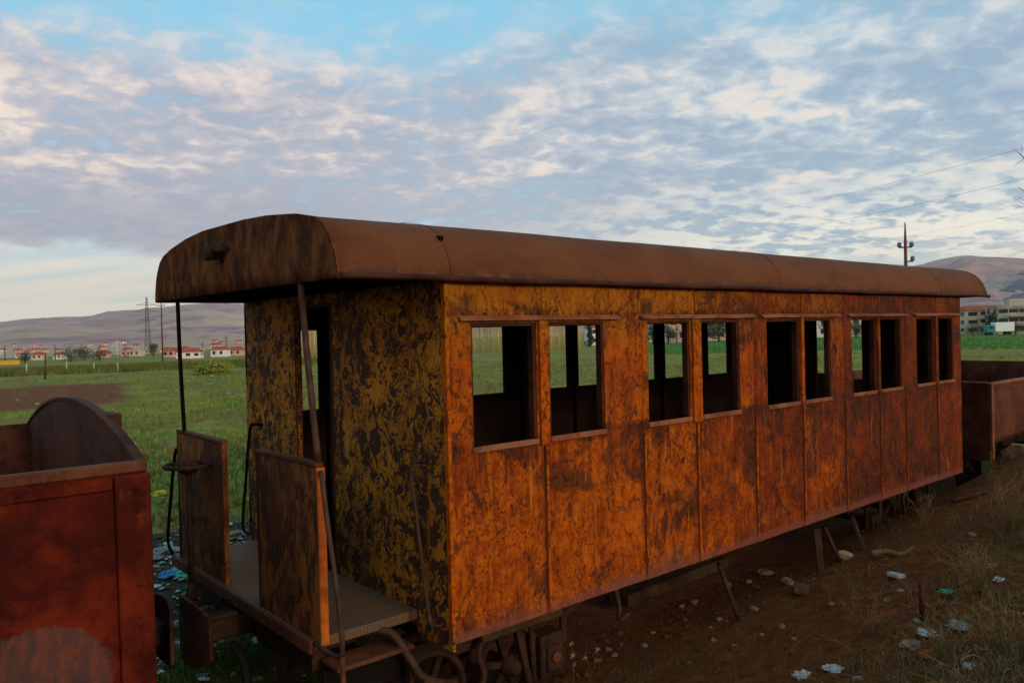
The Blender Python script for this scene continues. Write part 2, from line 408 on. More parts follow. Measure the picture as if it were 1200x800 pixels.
# ---------------------------------------------------------------- the carriage
L, W, H = 8.30, 3.27, 2.30
ZS, ZT = 1.23, 2.04
FL = .13                                # platform floor
RAIL = -.86
car = thing('railway_carriage', 'long roofed passenger carriage covered in orange and brown rust with empty window openings', 'railway carriage', (4.15, 1.64, RAIL))
NEAR = [(.19,.76),(.88,1.45),(1.95,2.50),(2.66,3.22),(3.67,4.24),(4.34,4.87),(5.32,5.88),(5.98,6.53),(6.95,7.44),(7.57,8.06)]
FARW = [(.19,.74),(.88,1.45),(1.95,2.46),(2.58,3.17),(3.67,4.24),(4.40,4.86),(5.36,6.01),(6.18,6.74),(7.28,7.80)]
SEAM = [.82, 1.88, 2.57, 3.45, 4.29, 5.15, 5.95, 6.62, 7.52]
def bulge_side(u, v):
    k = sum(1 for s_ in SEAM if u > s_)
    lo = [0]+SEAM+[L]; a, b = lo[k], lo[min(k+1, len(lo)-1)]
    t = (u-a)/(b-a) if b > a else 0
    lap = .005*(1-t) + (-.004*math.sin(math.pi*t)*(.5+mn.noise(Vector((k*3.3,0,0)))))
    dent = .006*mn.noise(Vector((u*1.6, v*1.4, 3)))+.003*mn.noise(Vector((u*5, v*5, 8)))
    hem = .012*mn.noise(Vector((u*1.3, 0, 17)))*sm(.3, 0, v)
    return -(lap+dent+hem) if v < ZS+.02 or v > ZT+.05 or True else 0
cuts = [c for s_ in SEAM for c in (s_-.004, s_+.004)]
nw = plate([(a,b,ZS,ZT) for a,b in NEAR], 0, L, 0, H, .035, lambda u,v,w: (u, w, v-.012*(u/L)), .055, cuts, bulge_side).build('side_wall', 'side', car)
ca = nw.data.color_attributes.new('wear','FLOAT_COLOR','POINT'); buf = []; PT = [random.Random(40+i).random() for i in range(12)]; PT[0] = .45; PT[1] = .35; PT[2] = .30; PT[3] = .6; PT[4] = .75
for v in nw.data.vertices:
    x_, z_ = v.co.x, v.co.z; k = sum(1 for s_ in SEAM if x_ > s_); ds = min(abs(x_-s_) for s_ in SEAM)
    un = math.exp(-(ZS-z_)/.22) if z_ < ZS else 0
    un = max(un, math.exp(-abs(z_-ZT-.05)/.05)*.8)
    buf += (math.exp(-ds/.035) if z_ < ZS else 0, PT[k], un, 1)
ca.data.foreach_set('color', buf)
# window trim
for i, (a, b) in enumerate(NEAR):
    mb = MB().bar((a-.006, -.004, ZS-.018), (b+.006, -.004, ZS-.018), .030, .040)
    mb.build('window_sill', 'sill_rust', nw, .006)
    f = MB(); f.box((a+.002,.012,ZS+.012),(a+.022,.058,ZT-.004)); f.box((b-.024,.008,ZS+.012),(b-.002,.062,ZT-.004)); f.box((a+.024,.012,ZT-.024),(b-.026,.056,ZT-.003))
    f.build('window_frame', 'deep_brown_rust', nw)
for i in range(0, 10, 2):
    a = NEAR[i][1]; b = NEAR[i+1][0]
    mb = MB().box((a+.018,-.016,ZS-.05),(b-.012,-.010+.02,ZT+.012)); mb.box((a+.018,-.024,ZS-.05),(a+.030,-.0165,ZT+.012)); mb.build('window_mullion', 'side', nw, .003)
for a, b in ((.09,1.60),(1.86,3.46),(3.58,5.06),(5.22,6.68),(6.86,8.26)):
    mb = MB(); n = 14
    for k in range(n):                          # a slightly wavy angle strip
        u = a+(b-a)*k/n; u2 = a+(b-a)*(k+1)/n; z = ZT+.018+.003*mn.noise(Vector((u*4,2,1))); z2 = ZT+.018+.003*mn.noise(Vector((u2*4,2,1)))
        mb.quadbox([(u,-.036,z-.004),(u2,-.036,z2-.004),(u2,.0,z2+.006),(u,.0,z+.006),(u,-.036,z+.008),(u2,-.036,z2+.008),(u2,.0,z2+.030),(u,.0,z+.030)])
    mb.build('rain_strip', 'sill_rust', nw)
for k, s_ in enumerate(SEAM):                   # lapped joints with rivets
    mb = MB(); x = s_+.018; zt = ZS-.06
    mb.box((x-.012,-.011,.03),(x+.012,-.0065,zt)); mb.build('panel_seam', 'side', nw, .002)
    if k in (2, 4, 6): MB().box((x-.010,-.010,ZT+.075),(x+.010,-.0065,H-.02)).build('panel_seam', 'side', nw, .002)
rv = None
for a, b in ((.09,1.60),(1.86,3.46),(3.58,5.06),(5.22,6.68),(6.86,8.26)):
    for k in range(9):
        x = a+.05+(b-a-.1)*k/8
        if rv is None: rv = MB().lathe((0,0,0),(0,-1,0),[(0,.010),(.006,.008),(.009,.003)],8).build('rivet','sill_rust',nw); o = rv
        else: o = rv.copy(); COL.objects.link(o)
        o.location = (x, -.006, ZT+.064)
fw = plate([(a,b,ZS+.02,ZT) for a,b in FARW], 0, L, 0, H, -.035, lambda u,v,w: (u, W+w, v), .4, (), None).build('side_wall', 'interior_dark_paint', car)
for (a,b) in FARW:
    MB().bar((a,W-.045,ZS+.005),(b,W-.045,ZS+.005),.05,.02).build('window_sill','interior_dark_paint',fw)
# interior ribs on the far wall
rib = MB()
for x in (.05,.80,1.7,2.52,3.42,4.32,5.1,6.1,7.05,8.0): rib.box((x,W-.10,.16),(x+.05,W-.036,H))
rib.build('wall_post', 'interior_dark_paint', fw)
# end walls (v=z, u=y)
def dent2(u, v): return .006*mn.noise(Vector((u*1.7, v*1.5, 33)))+.002*mn.noise(Vector((u*6, v*6, 3)))
ew = plate([(1.56, 2.17, .0, 2.22)], .0, W, .03, H+.12, .035, lambda u,v,w: (w, min(max(u,.004),W-.004), v), .12, (), dent2)
ew = ew.build('end_wall', 'flaked_mustard_paint', car)
MB().box((-.008,1.53,FL),(.05,1.558,2.24)).box((-.008,2.172,FL),(.05,2.19,2.24)).box((-.007,1.56,2.21),(.048,2.17,2.238)).build('door_frame','deep_brown_rust',ew,.004)
MB().box((-.018,-.012,.02),(.012,-.0035,H-.01)).box((-.018,-.0125,.02),(-.0065,.03,H-.01)).build('corner_angle','side',car,.003)
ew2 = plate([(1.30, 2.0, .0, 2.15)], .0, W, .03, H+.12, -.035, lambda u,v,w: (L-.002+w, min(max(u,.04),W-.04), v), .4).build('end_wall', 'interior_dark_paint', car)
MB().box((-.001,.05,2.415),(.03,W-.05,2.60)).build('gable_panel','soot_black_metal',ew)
# lower skirt plate of the end wall, under the platform
MB().box((.004,.02,-.06),(.03,.42,.028)).build('skirt_plate','flaked_mustard_paint',ew,.003)
# floor
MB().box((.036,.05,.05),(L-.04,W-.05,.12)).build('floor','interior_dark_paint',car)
# roof: curved shell
PR = [(-.045,2.300),(-.045,2.335),(-.03,2.40),(.0,2.48),(.05,2.56),(.12,2.63),(.22,2.68),(.45,2.725),(.85,2.765),(1.25,2.785),(1.64,2.79)]
PRF = PR + [(3.28-y, z+.012) for y, z in reversed(PR[:-1])]
def roof_shell(x0, x1, nx, t=.02):
    mb = MB(); N = len(PRF)
    for s_ in (0, 1):
        for i in range(nx+1):
            x = x0+(x1-x0)*i/nx
            for j, (y, z) in enumerate(PRF):
                a = PRF[max(j-1,0)]; b = PRF[min(j+1,N-1)]; ty, tz = b[0]-a[0], b[1]-a[1]; l = math.hypot(ty,tz)
                ny, nz = -tz/l, ty/l; d = -t if s_ else .006*mn.noise(Vector((x*1.1, j*.35, 2)))
                sag = -.010*math.sin(x*1.05)*0
                mb.v.append((x, y+ny*d, z+nz*d+sag))
    off = (nx+1)*N
    for i in range(nx):
        for j in range(N-1):
            a = i*N+j; mb.f.append((a, a+N, a+N+1, a+1)); mb.sm.append(True)
            mb.f.append((off+a, off+a+1, off+a+N+1, off+a+N)); mb.sm.append(True)
        for j in (0, N-1):
            a = i*N+j; mb.f.append((a, off+a, off+a+N, a+N) if j == 0 else (a, a+N, off+a+N, off+a)); mb.sm.append(False)
    for i in (0, nx):
        for j in range(N-1):
            a = i*N+j; mb.f.append((a, a+1, off+a+1, off+a)); mb.sm.append(False)
    return mb
X0, X1 = -.775, 9.16
roof = roof_shell(X0, X1, 60).build('roof', 'roof', car)
for x in (.02, 3.9, 7.6):
    mb = MB(); N = len(PRF)
    for w, d in ((-.006,.0),(-.004,.0025),(.004,.0025),(.006,.0)):
        for j, (y, z) in enumerate(PRF):
            a = PRF[max(j-1,0)]; b = PRF[min(j+1,N-1)]; ty, tz = b[0]-a[0], b[1]-a[1]; l = math.hypot(ty,tz)
            d2 = d+.004; mb.v.append((x+w+.006*math.sin(j*.4+x), y-tz/l*d2, z+ty/l*d2))
    for i in range(3):
        for j in range(N-1): mb.f.append((i*N+j,(i+1)*N+j,(i+1)*N+j+1,i*N+j+1)); mb.sm.append(True)
    mb.build('roof_seam', 'roof', roof)
for yy, z0 in ((-.058, 2.318), (3.338, 2.330)):
    MB().tube([(X0+.01+(X1-X0-.0)*k/40, yy+.003*math.sin(k*1.7), z0+.003*math.sin(k*.9)) for k in range(41)], .019, 8).build('eave_bead', 'deep_brown_rust', roof)
MB().bar((X1-.02,-.06,2.30),(X1+.03,-.06,2.315),.03,.02).build('eave_hook','roof',roof)
def fascia(x, sgn, name='roof_end'):
    mb = MB(); N = len(PRF)
    def bow(y): return sgn*.025*(1-((y-1.64)/1.72)**2)
    rows = 5
    for s_ in (0, 1):
        for r in range(rows+1):
            for j, (y, z) in enumerate(PRF):
                zb = 2.305 + .012*(y/3.28) + (-.0)*(1-((y-1.64)/1.72)**2)
                zz = zb+(z+.004-zb)*r/rows
                mb.v.append((x+bow(y)*.9*(1-.0*r)+sgn*(-.02 if s_ else 0)+.004*mn.noise(Vector((y*2,zz*3,1))), y, zz))
    off = (rows+1)*N
    for r in range(rows):
        for j in range(N-1):
            a = r*N+j; mb.f.append((a,a+1,a+N+1,a+N)); mb.f.append((off+a,off+a+N,off+a+N+1,off+a+1)); mb.sm += [True,True]
    for j in range(N-1):
        mb.f.append((j, off+j, off+j+1, j+1)); mb.sm.append(False)
        a = rows*N+j; mb.f.append((a,a+1,off+a+1,off+a)); mb.sm.append(False)
    # crown filler between the straight shell end and the bowed end plate
    t = len(mb.v)
    for j,(y,z) in enumerate(PRF): mb.v.append((x-sgn*.004, y, z+.004)); 
    for j in range(N-1):
        mb.f.append((rows*N+j, t+j, t+j+1, rows*N+j+1)); mb.sm.append(True)
    return mb.build(name, 'fascia', roof)
fascia(X0-.002, -1); fascia(X1+.002-.12, 1)
# ceiling of the porch
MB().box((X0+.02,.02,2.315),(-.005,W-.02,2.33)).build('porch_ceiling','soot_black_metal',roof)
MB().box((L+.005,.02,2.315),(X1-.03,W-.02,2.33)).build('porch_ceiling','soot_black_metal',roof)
lb = MB().lathe((X0-.02,1.66,2.60),(-1,.0,-.05),[(-.02,.085),(.010,.085),(.012,.052),(.09,.05),(.095,.058),(.115,.058),(.117,.03)],14)
lb.tube([(X0-.03,1.50,2.62),(X0-.08,1.53,2.60),(X0-.09,1.62,2.60)],.016,6)
lb.build('lamp_bracket','underframe_rust',car)
# porch posts
def rod(pts, r, name='handrail', mat='pipe_metal', parent=None, sp=5):
    return MB().tube(smooth_path(pts, sp), r, 8).build(name, mat, parent or car)
rod([(-.76,.455,2.33),(-.76,.40,1.9),(-.76,.285,1.23)], .021, 'roof_post', 'pipe_metal')
rod([(-.76,2.78,2.33),(-.765,2.74,1.8),(-.76,2.70,1.2)], .017, 'roof_post', 'soot_black_metal')
# railing panels
def panel(y0, y1, x=-.76, edge_y=None):
    mb = plate([], y0, y1, .13, 1.19, .012, lambda u,v,w: (x+w, u, v), .14, (), lambda u,v: .007*mn.noise(Vector((u*2,v*2,y0*9))))
    p = mb.build('railing_panel', 'stained_panel_paint', car)
    MB().bar((x+.014,y0-.002,1.205),(x+.014,y1+.002,1.205),.055,.026).build('top_rail','brown_wagon_rust',p,.004)
    e = MB().box((x-.010,y0-.012,.12),(x+(.045 if y0 < 1 else .03),y0-.0025,1.19)); e.build('edge_strip','orange_edge_rust' if y0 < 1 else 'stained_panel_paint',p,.003)
    e = MB().box((x-.008,y1+.0025,.12),(x+.055,y1+.012,1.19)); e.build('edge_strip','deep_brown_rust',p,.003)
    return p
pn = panel(.30, 1.20)
MB().box((-.772,.58,.335),(-.766,.78,.49)).box((-.776,.61,.36),(-.7725,.75,.465)).build('riveted_patch','brown_wagon_rust',pn,.002)
panel(1.84, 2.87)
for (a,b) in ((.30,1.20),(1.84,2.87)):
    MB().box((9.09,a,.13),(9.11,b,1.20)).build('railing_panel','deep_brown_rust',car,.003)
# platform
def treads():
    mb = MB().box((-.785,.40,.06),(-.006,3.0,.125))
    return mb.build('platform_deck','deck',car,.006)
n = NT('chequered_deck_plate', .6); w1 = n.nd('ShaderNodeTexWave'); w1.inputs['Scale'].default_value = 12; w1.bands_direction = 'Y'; n.L(n.c, w1.inputs[0])
w2 = n.nd('ShaderNodeTexWave'); w2.inputs['Scale'].default_value = 12; w2.bands_direction = 'X'; n.L(n.c, w2.inputs[0])
pat = n.ma('MULTIPLY', w1.outputs['Fac'], w2.outputs['Fac'])
n.col(n.mix(n.mr(n.noise(4, 6, .6), .35, .65), n.mix(pat, (.10,.062,.042), (.17,.11,.075)), (.15,.075,.032))); n.bump(pat, .006, .8); M['deck'] = n.m
treads()
MB().box((-.80,.385,.045),(-.775,3.01,.128)).build('headstock_edge','brown_wagon_rust',car,.004)
MB().box((L+.002,.30,.05),(9.13,3.0,.125)).build('platform_deck','deep_brown_rust',car)
MB().box((-.70,.56,-.17),(-.60,2.75,.043)).box((-.60,.75,-.12),(.6,.83,.045)).box((-.60,2.3,-.12),(.6,2.38,.045)).build('headstock','underframe_rust',car,.008)
for s_ in (.98, 1.16):
    MB().bar((-.66,s_,-.09),(-.655,s_-.03,-.78),.05,.035).build('hanger_bar','underframe_rust',car,.004)
rod([(-.88,1.45,-.16),(-.80,1.47,-.30),(-.80,1.40,-.48),(-.92,1.36,-.70),(-.94,1.35,-.80)], .030, 'brake_hose', 'rubber_black')
# drawbar with buffer plate
d_ = MB().box((-1.10,1.53,-.155),(-.70,1.75,.0)).box((-1.02,1.50,.004),(-.80,1.58,.03)).build('drawbar','underframe_rust',car,.012)
bf = MB()
def bplate(bf, X, sg, zo):
    N_ = 16; HW = .31
    E = lambda y: .055*((y-1.64)/HW)**2*sg
    ZT_ = lambda y: zo+.16-.07*abs((y-1.64)/HW)**2.5
    ZB_ = lambda y: zo-.30+.10*abs((y-1.64)/HW)**2.5
    for k in range(N_):
        y0 = 1.64-HW+k*2*HW/N_; y1 = y0+2*HW/N_
        bf.quadbox([(X+E(y0),y0,ZB_(y0)),(X+E(y1),y1,ZB_(y1)),(X+.024+E(y1),y1,ZB_(y1)),(X+.024+E(y0),y0,ZB_(y0)),(X+E(y0),y0,ZT_(y0)),(X+E(y1),y1,ZT_(y1)),(X+.024+E(y1),y1,ZT_(y1)),(X+.024+E(y0),y0,ZT_(y0))])
bplate(bf, -1.13, 1, 0.)
bf.build('buffer_plate','deep_brown_rust',d_)
ch = MB()
for k in range(5):
    c0 = Vector((-.97+.06*k, 1.66+.02*(k%2), .035+.012*(k%2)))
    ch.tube([c0+Vector((.045*math.cos(a), .022*math.sin(a)*(1-k%2), .022*math.sin(a)*(k%2))) for a in [i*math.pi/4 for i in range(9)]], .009, 6, False)
ch.build('coupling_chain','soot_black_metal',d_)
rod([(-.72,1.9,.02),(-.85,1.78,.05),(-.98,1.86,.03),(-1.04,1.70,.0)], .02, 'coupling_link', 'soot_black_metal', d_)
# brake column
bc = MB().tube([(-.88,2.27,-.02),(-.88,2.25,.95)], .022, 8).lathe((-.88,2.27,-.06),(0,0,1),[(0,.05),(.03,.05),(.1,.032),(.14,.03)],10).lathe((-.88,2.25,.93),(0,0,1),[(0,.03),(.02,.07),(.06,.075),(.08,.03)],10).box((-.86,2.22,.55),(-.766,2.28,.58)).box((-.9,2.2,-.03),(-.79,2.34,.0))
bc = bc.build('brake_column','underframe_rust',car)
hw = MB(); R0 = .175
hw.tube([(-.88+R0*math.cos(a), 2.25+R0*math.sin(a), 1.0) for a in [i*math.pi/12 for i in range(25)]], .016, 6, False)
for k in range(4):
    a = k*math.pi/2+.4; hw.tube([(-.88,2.25,1.005),(-.88+R0*math.cos(a),2.25+R0*math.sin(a),1.0)], .012, 6)
hw.lathe((-.88,2.25,.985),(0,0,1),[(0,.03),(.04,.03),(.045,.012),(.09,.012)],8)
hw.build('hand_wheel','underframe_rust',bc)
# handrails
rod([(-.745,.30,1.155),(-.76,.25,1.16),(-.775,.205,1.10),(-.775,.15,.85),(-.77,.06,.45),(-.765,.035,.22),(-.76,.07,.125),(-.76,.20,.10),(-.76,.41,.105)], .0155, sp=6)
rod([(-.76,.05,.13),(-.76,.045,.0),(-.765,.02,-.12),(-.74,-.06,-.20)], .017, 'step_hanger', 'brown_wagon_rust')
rod([(-.0,.31,1.13),(-.055,.315,1.135),(-.065,.35,1.08),(-.06,.30,.75),(-.055,.20,.17),(-.055,.13,.10),(-.0,.08,.12)], .013, sp=6)
rod([(.0,2.90,1.18),(-.055,2.95,1.19),(-.06,3.06,1.12),(-.06,3.20,.6),(-.06,3.29,.2),(-.03,3.22,.13)], .014, mat='soot_black_metal', sp=6)
rod([(-.75,2.89,1.05),(-.77,2.93,1.0),(-.78,3.05,.6),(-.77,3.19,.22),(-.76,3.1,.12)], .014, mat='soot_black_metal', sp=6)
# steps
MB().box((-.66,.30,-.085),(-.10,.52,-.055)).build('step_board','brown_wagon_rust',car,.006)
MB().box((-.70,.42,-.30),(-.08,.44,-.10)).build('step_riser','soot_black_metal',car)
rod([(-.30,.42,.06),(-.22,.36,.02),(-.14,.30,-.14),(-.08,.25,-.26),(.04,.18,-.33),(.10,.17,-.44)], [.024]*1+[.024]*100 if 0 else .026, 'step_bracket', 'pipe_metal')
MB().bar((-.09,.22,-.27),(.10,.12,-.315),.07,.012).build('step_bracket','brown_wagon_rust',car,.003)
rod([(-.12,.32,-.2),(-.11,.34,-.5),(-.1,.34,-.75)], .02, 'step_bracket', 'underframe_rust')
# sole bars, trusses
for y in (.62, 2.75):
    MB().box((.45,y-.05,-.16),(8.1,y+.05,.045)).build('sole_bar','underframe_rust',car,.01)
MB().box((.34,.14,-.13),(1.10,.24,.04)).build('packing_beam','old_grey_timber',car,.01)
MB().bar((2.9,1.15,-.70),(4.6,1.15,-.66),.10,.12).build('long_beam','old_grey_timber',car,.01)
for x in (1.6, 3.2, 4.8, 6.4): MB().box((x,.68,-.10),(x+.09,2.99,.045)).build('cross_bearer','underframe_rust',car)
mb = MB(); mb.quadbox([(1.22,.40,-.26),(1.35,.40,-.27),(1.35,.43,-.27),(1.22,.43,-.26),(1.15,.40,.04),(2.3,.40,.04),(2.3,.43,.04),(1.15,.43,.04)]); mb.build('gusset_plate','underframe_rust',car,.003)
rod([(1.83,.30,-.1),(1.86,.28,-.28),(1.80,.22,-.36),(1.86,.18,-.31)], .022, 'hook', 'pipe_metal')
# bogies
def wheel(x, y, rr=.40, zc=None):
    s_ = 1 if y > 1.64 else -1; zc = RAIL+.37 if zc is None else zc; q = rr/.40
    rim = MB().lathe((x, y, zc), (0, s_, 0), [(-.06,.31*q),(-.07,.395*q),(-.045,.40*q),(-.035,.37*q),(.05,.36*q),(.055,.33*q),(.045,.31*q),(-.06,.31*q)], 36, True).build('rim','underframe_rust',None)
    hub = MB().lathe((x, y, zc), (0, s_, 0), [(-.08,.09*q),(.07,.09*q),(.085,.06*q),(.12,.055*q)], 16)
    for k in range(6):
        a = k*math.pi/3+x; hub.bar((x+.07*q*math.cos(a),y,zc+.07*q*math.sin(a)),(x+.318*q*math.cos(a),y,zc+.318*q*math.sin(a)),.05,.04,(0,1,0))
    return rim, hub
def bogie(xc, hw_, parent):
    zc = RAIL+.34
    for x in (xc-hw_, xc+hw_):
        for y in (.50, 2.78):
            rim, hub = wheel(x, y, .34, zc); h = hub.build('wheel','underframe_rust',parent); rim.parent = h
        MB().tube([(x,.45,zc),(x,2.83,zc)], .05, 10).build('axle','underframe_rust',parent)
    for y in (.72, 2.56):
        MB().box((xc-1.0,y-.03,RAIL+.56),(xc+1.0,y+.03,RAIL+.70)).build('bogie_frame','underframe_rust',parent,.006)
        sp = MB()
        for q in range(5): sp.tube(smooth_path([(xc-.32+q*.05,y-.045,RAIL+.34+q*.028),(xc,y-.045,RAIL+.44+q*.028),(xc+.32-q*.05,y-.045,RAIL+.34+q*.028)],4),.013,4)
        sp.build('leaf_spring','underframe_rust',parent)
    for x in (xc+hw_+.37, xc-hw_-.37):
        ab = MB().box((x-.12,.38,RAIL+.16),(x+.12,.56,RAIL+.50)).box((x-.075,.352,RAIL+.22),(x+.075,.376,RAIL+.42)).bar((x+.15,.44,RAIL+.10),(x+.17,.44,RAIL+.62),.05,.06).bar((x-.15,.44,RAIL+.12),(x-.17,.44,RAIL+.62),.04,.05).build('axle_box','underframe_rust',parent,.015)
        MB().lathe((x,.350,RAIL+.33),(0,-1,0),[(0,.05),(.015,.045),(.02,.02)],10).build('cover','brown_wagon_rust',ab)
    MB().tube(smooth_path([(xc+.12,.42,RAIL+.70),(xc+.02,.40,RAIL+.55),(xc+.06,.40,RAIL+.36),(xc-.06,.42,RAIL+.12)],5),.026,6).build('brake_hanger','pipe_metal',parent)
    MB().bar((xc+.38,.42,RAIL+.70),(xc+.50,.41,RAIL+.16),.06,.05).build('brake_hanger','underframe_rust',parent,.005)
    MB().box((xc-.14,.48,RAIL+.55),(xc+.14,2.8,RAIL+.72)).build('bolster','underframe_rust',parent)
bogie(.48, .36, car); bogie(7.4, .36, car)

# ---------------------------------------------------------------- left wagon
XW = -1.78
wg = thing('goods_wagon', 'dark red open goods wagon with a rounded rusty end, at the left edge', 'goods wagon', (-5., 1.64, RAIL))
WS = plate([], -8.2, XW, -.10, 1.33, .03, lambda u,v,w: (u+.055*(v-1.33)*-1*(1 if u > XW-.01 else 0)*0 , .10+w-.02*(1.33-v), v), .2, (), lambda u,v: .006*mn.noise(Vector((u*1.5,v*1.5,5)))).build('side_panel','dark_red_rust',wg)
MB().box((-8.2,.082,1.33),(XW+.005,.150,1.385)).build('top_rail','brown_wagon_rust',WS,.008)
MB().box((-8.2,.066,1.262),(XW-.16,.092,1.322)).build('border_strip','dark_red_rust',WS,.004)
MB().quadbox([(XW-.145,.040,-.10),(XW+.01,.040,-.10),(XW+.01,.085,-.10),(XW-.145,.085,-.10),(XW-.165,.070,1.322),(XW+.006,.070,1.322),(XW+.006,.098,1.322),(XW-.165,.098,1.322)])
cs = MB(); cs.quadbox([(XW-.145,.036,-.10),(XW+.012,.036,-.10),(XW+.012,.070,-.10),(XW-.145,.070,-.10),(XW-.150,.066,1.326),(XW+.012,.066,1.326),(XW+.012,.095,1.326),(XW-.150,.095,1.326)])
cs.build('corner_strip','dark_red_rust',WS,.006)
for k in range(9):
    z = 1.25-k*.155; yy = .036+.030*(z+.1)/1.43; MB().lathe((XW-.055,yy+.002,z),(0,-1,0),[(0,.013),(.006,.011),(.010,.004)],8).build('rivet','dark_red_rust',WS)
for k in range(6):
    MB().lathe((XW-.25-k*.3,.068,1.292),(0,-1,0),[(0,.011),(.006,.009),(.009,.003)],8).build('rivet','dark_red_rust',WS)
plate([], -8.2, XW, -.10, 1.35, -.03, lambda u,v,w: (u, 3.16+w, v), .5).build('side_panel','deep_brown_rust',wg)
def end_arch(x, t=.028):
    prof = []
    n = 26
    for k in range(n+1):
        y = .13+(3.13-.13)*k/n; q = (y-1.64)/1.5
        z = 1.335+.255*max(0., 1-abs(q)**2.1)+.03*(1-(y-.13)/3.)
        prof.append((y, z))
    mb = MB(); mb.v += [(x, .13, -.1)]+[(x, y, z) for y, z in prof]+[(x, 3.13, -.1)]
    N = len(prof)+2; mb.v += [(x+t, b, c) for a, b, c in mb.v[:N]]
    mb.f.append(tuple(range(N))[::-1]); mb.f.append(tuple(range(N, 2*N)))
    for i in range(N): j = (i+1) % N; mb.f.append((i, j, N+j, N+i))
    return mb, prof
mb, prof = end_arch(XW-.03)
ep = mb.build('end_panel','deep_brown_rust',wg)
rim = MB(); 
for (a, b), (c, d) in zip(prof, prof[1:]): rim.quadbox([(XW-.040,a,b),(XW+.012,a,b),(XW+.012,c,d),(XW-.040,c,d),(XW-.040,a,b+.018),(XW+.012,a,b+.018),(XW+.012,c,d+.018),(XW-.040,c,d+.018)])
rim.build('arch_rim','deep_brown_rust',ep)
for y, wd, zt in ((.75,.22,1.57),(2.3,.12,1.45)): MB().box((XW+.0,y,-.1),(XW+.06,y+wd,zt)).build('stanchion','deep_brown_rust',ep,.006)
MB().box((XW+.072,.80,1.20),(XW+.10,1.06,1.50)) 
MB().box((-8.2,.13,-.12),(XW-.01,3.13,-.05)).build('floor','deep_brown_rust',wg)
MB().box((-8.2,.35,-.34),(XW-.03,.47,-.125)).box((-8.2,2.8,-.34),(XW-.03,2.92,-.125)).box((XW-.10,.3,-.36),(XW+.02,3.0,-.11)).build('underframe','underframe_rust',wg,.01)
d2 = MB().box((XW+.02,1.55,-.09),(-1.27,1.73,.06)).build('drawbar','underframe_rust',wg,.012)
bf = MB()
bplate(bf, -1.27, -1, .05)
bf.build('buffer_plate','deep_brown_rust',d2)
for x in (-3.2,-6.4):
    for y in (.80, 2.48):
        rim, hub = wheel(x, y); h = hub.build('wheel','underframe_rust',wg); rim.parent = h
    MB().tube([(x,.62,RAIL+.37),(x,2.66,RAIL+.37)], .05, 10).build('axle','underframe_rust',wg)

# ---------------------------------------------------------------- right wagon
XR = 9.66; ZR = 1.07
rw = thing('goods_wagon', 'low brown open goods wagon with a square end, beyond the far end of the carriage', 'goods wagon', (13., 1.64, -.6))
rs = plate([], XR, 17.0, .25, ZR-.03, .03, lambda u,v,w: (u, .10+w, v), .25, (), lambda u,v: .008*mn.noise(Vector((u*1.5,v*1.5,15)))).build('side_panel','brown_wagon_rust',rw)
MB().box((XR-.002,.078,ZR-.03),(17.0,.145,ZR+.012)).build('top_rail','sill_rust',rs,.006)
MB().box((XR-.018,.076,-.02),(XR+.055,.1,ZR-.034)).build('corner_strip','sill_rust',rs,.004)
for x in (11.15, 13.0, 14.9): MB().box((x,.045,.2),(x+.14,.093,ZR-.034)).build('stanchion','deep_brown_rust',rs,.005)
re_ = plate([], .135, 3.14, -.05, ZR-.005, .03, lambda u,v,w: (XR+w, u, v), .25, (), lambda u,v: .01*mn.noise(Vector((u*1.5,v*1.5,25)))).build('end_panel','deep_brown_rust',rw)
MB().box((XR-.012,.15,ZR-.003),(XR+.045,3.14,ZR+.022)).build('top_rail','sill_rust',re_,.004)
MB().box((XR,3.145,.2),(17.0,3.175,ZR+.02)).build('side_panel','brown_wagon_rust',rw)
MB().box((16.97,.14,.2),(17.0,3.14,ZR)).build('end_panel','deep_brown_rust',rw)
MB().box((XR+.04,.14,.19),(16.96,3.13,.245)).build('floor','deep_brown_rust',rw)
MB().box((XR,.40,-.02),(16.9,.50,.185)).box((XR,2.8,-.02),(16.9,2.9,.185)).build('underframe','underframe_rust',rw)
for x in (10.8, 15.3):
    for y in (.80, 2.48):
        rim, hub = wheel(x, y); h = hub.build('wheel','underframe_rust',rw); rim.parent = h
    MB().tube([(x,.62,RAIL+.37),(x,2.66,RAIL+.37)], .05, 10).build('axle','underframe_rust',rw)
for i, (px, py, r) in enumerate(((1178,548,.16),(1192,540,.2),(1170,545,.11))):
    p = G(px, py); p = Vector((10.4+i*.45, .15+.1*i, hgt(10.4+i*.45, .15)))
    tag(MB().ico((0,0,r*.5),(r*1.3,r,r*.8),2,.35,i+40).build('rubble_lump','brown_stone'), 'dark rubble lump under the side of the low brown wagon', 'rubble', 'rubble under the low brown wagon').location = p

# ---------------------------------------------------------------- track
tr = thing('railway_track', 'rusty railway track half buried in dirt below the wagons', 'railway track', (4., 1.64, RAIL))
for y in (.83, 2.45):
    MB().box((-9,y-.055,RAIL-.105),(20,y+.055,RAIL-.09)).box((-9,y-.012,RAIL-.09),(20,y+.012,RAIL-.03)).box((-9,y-.032,RAIL-.03),(20,y+.032,RAIL+.0)).build('rail','underframe_rust',tr)
for k in range(26):
    x = -8.5+k*.72+random.uniform(-.04,.04); MB().box((x,.3,RAIL-.2),(x+.2,3.0,RAIL-.106)).build('sleeper','old_grey_timber',tr,.01)

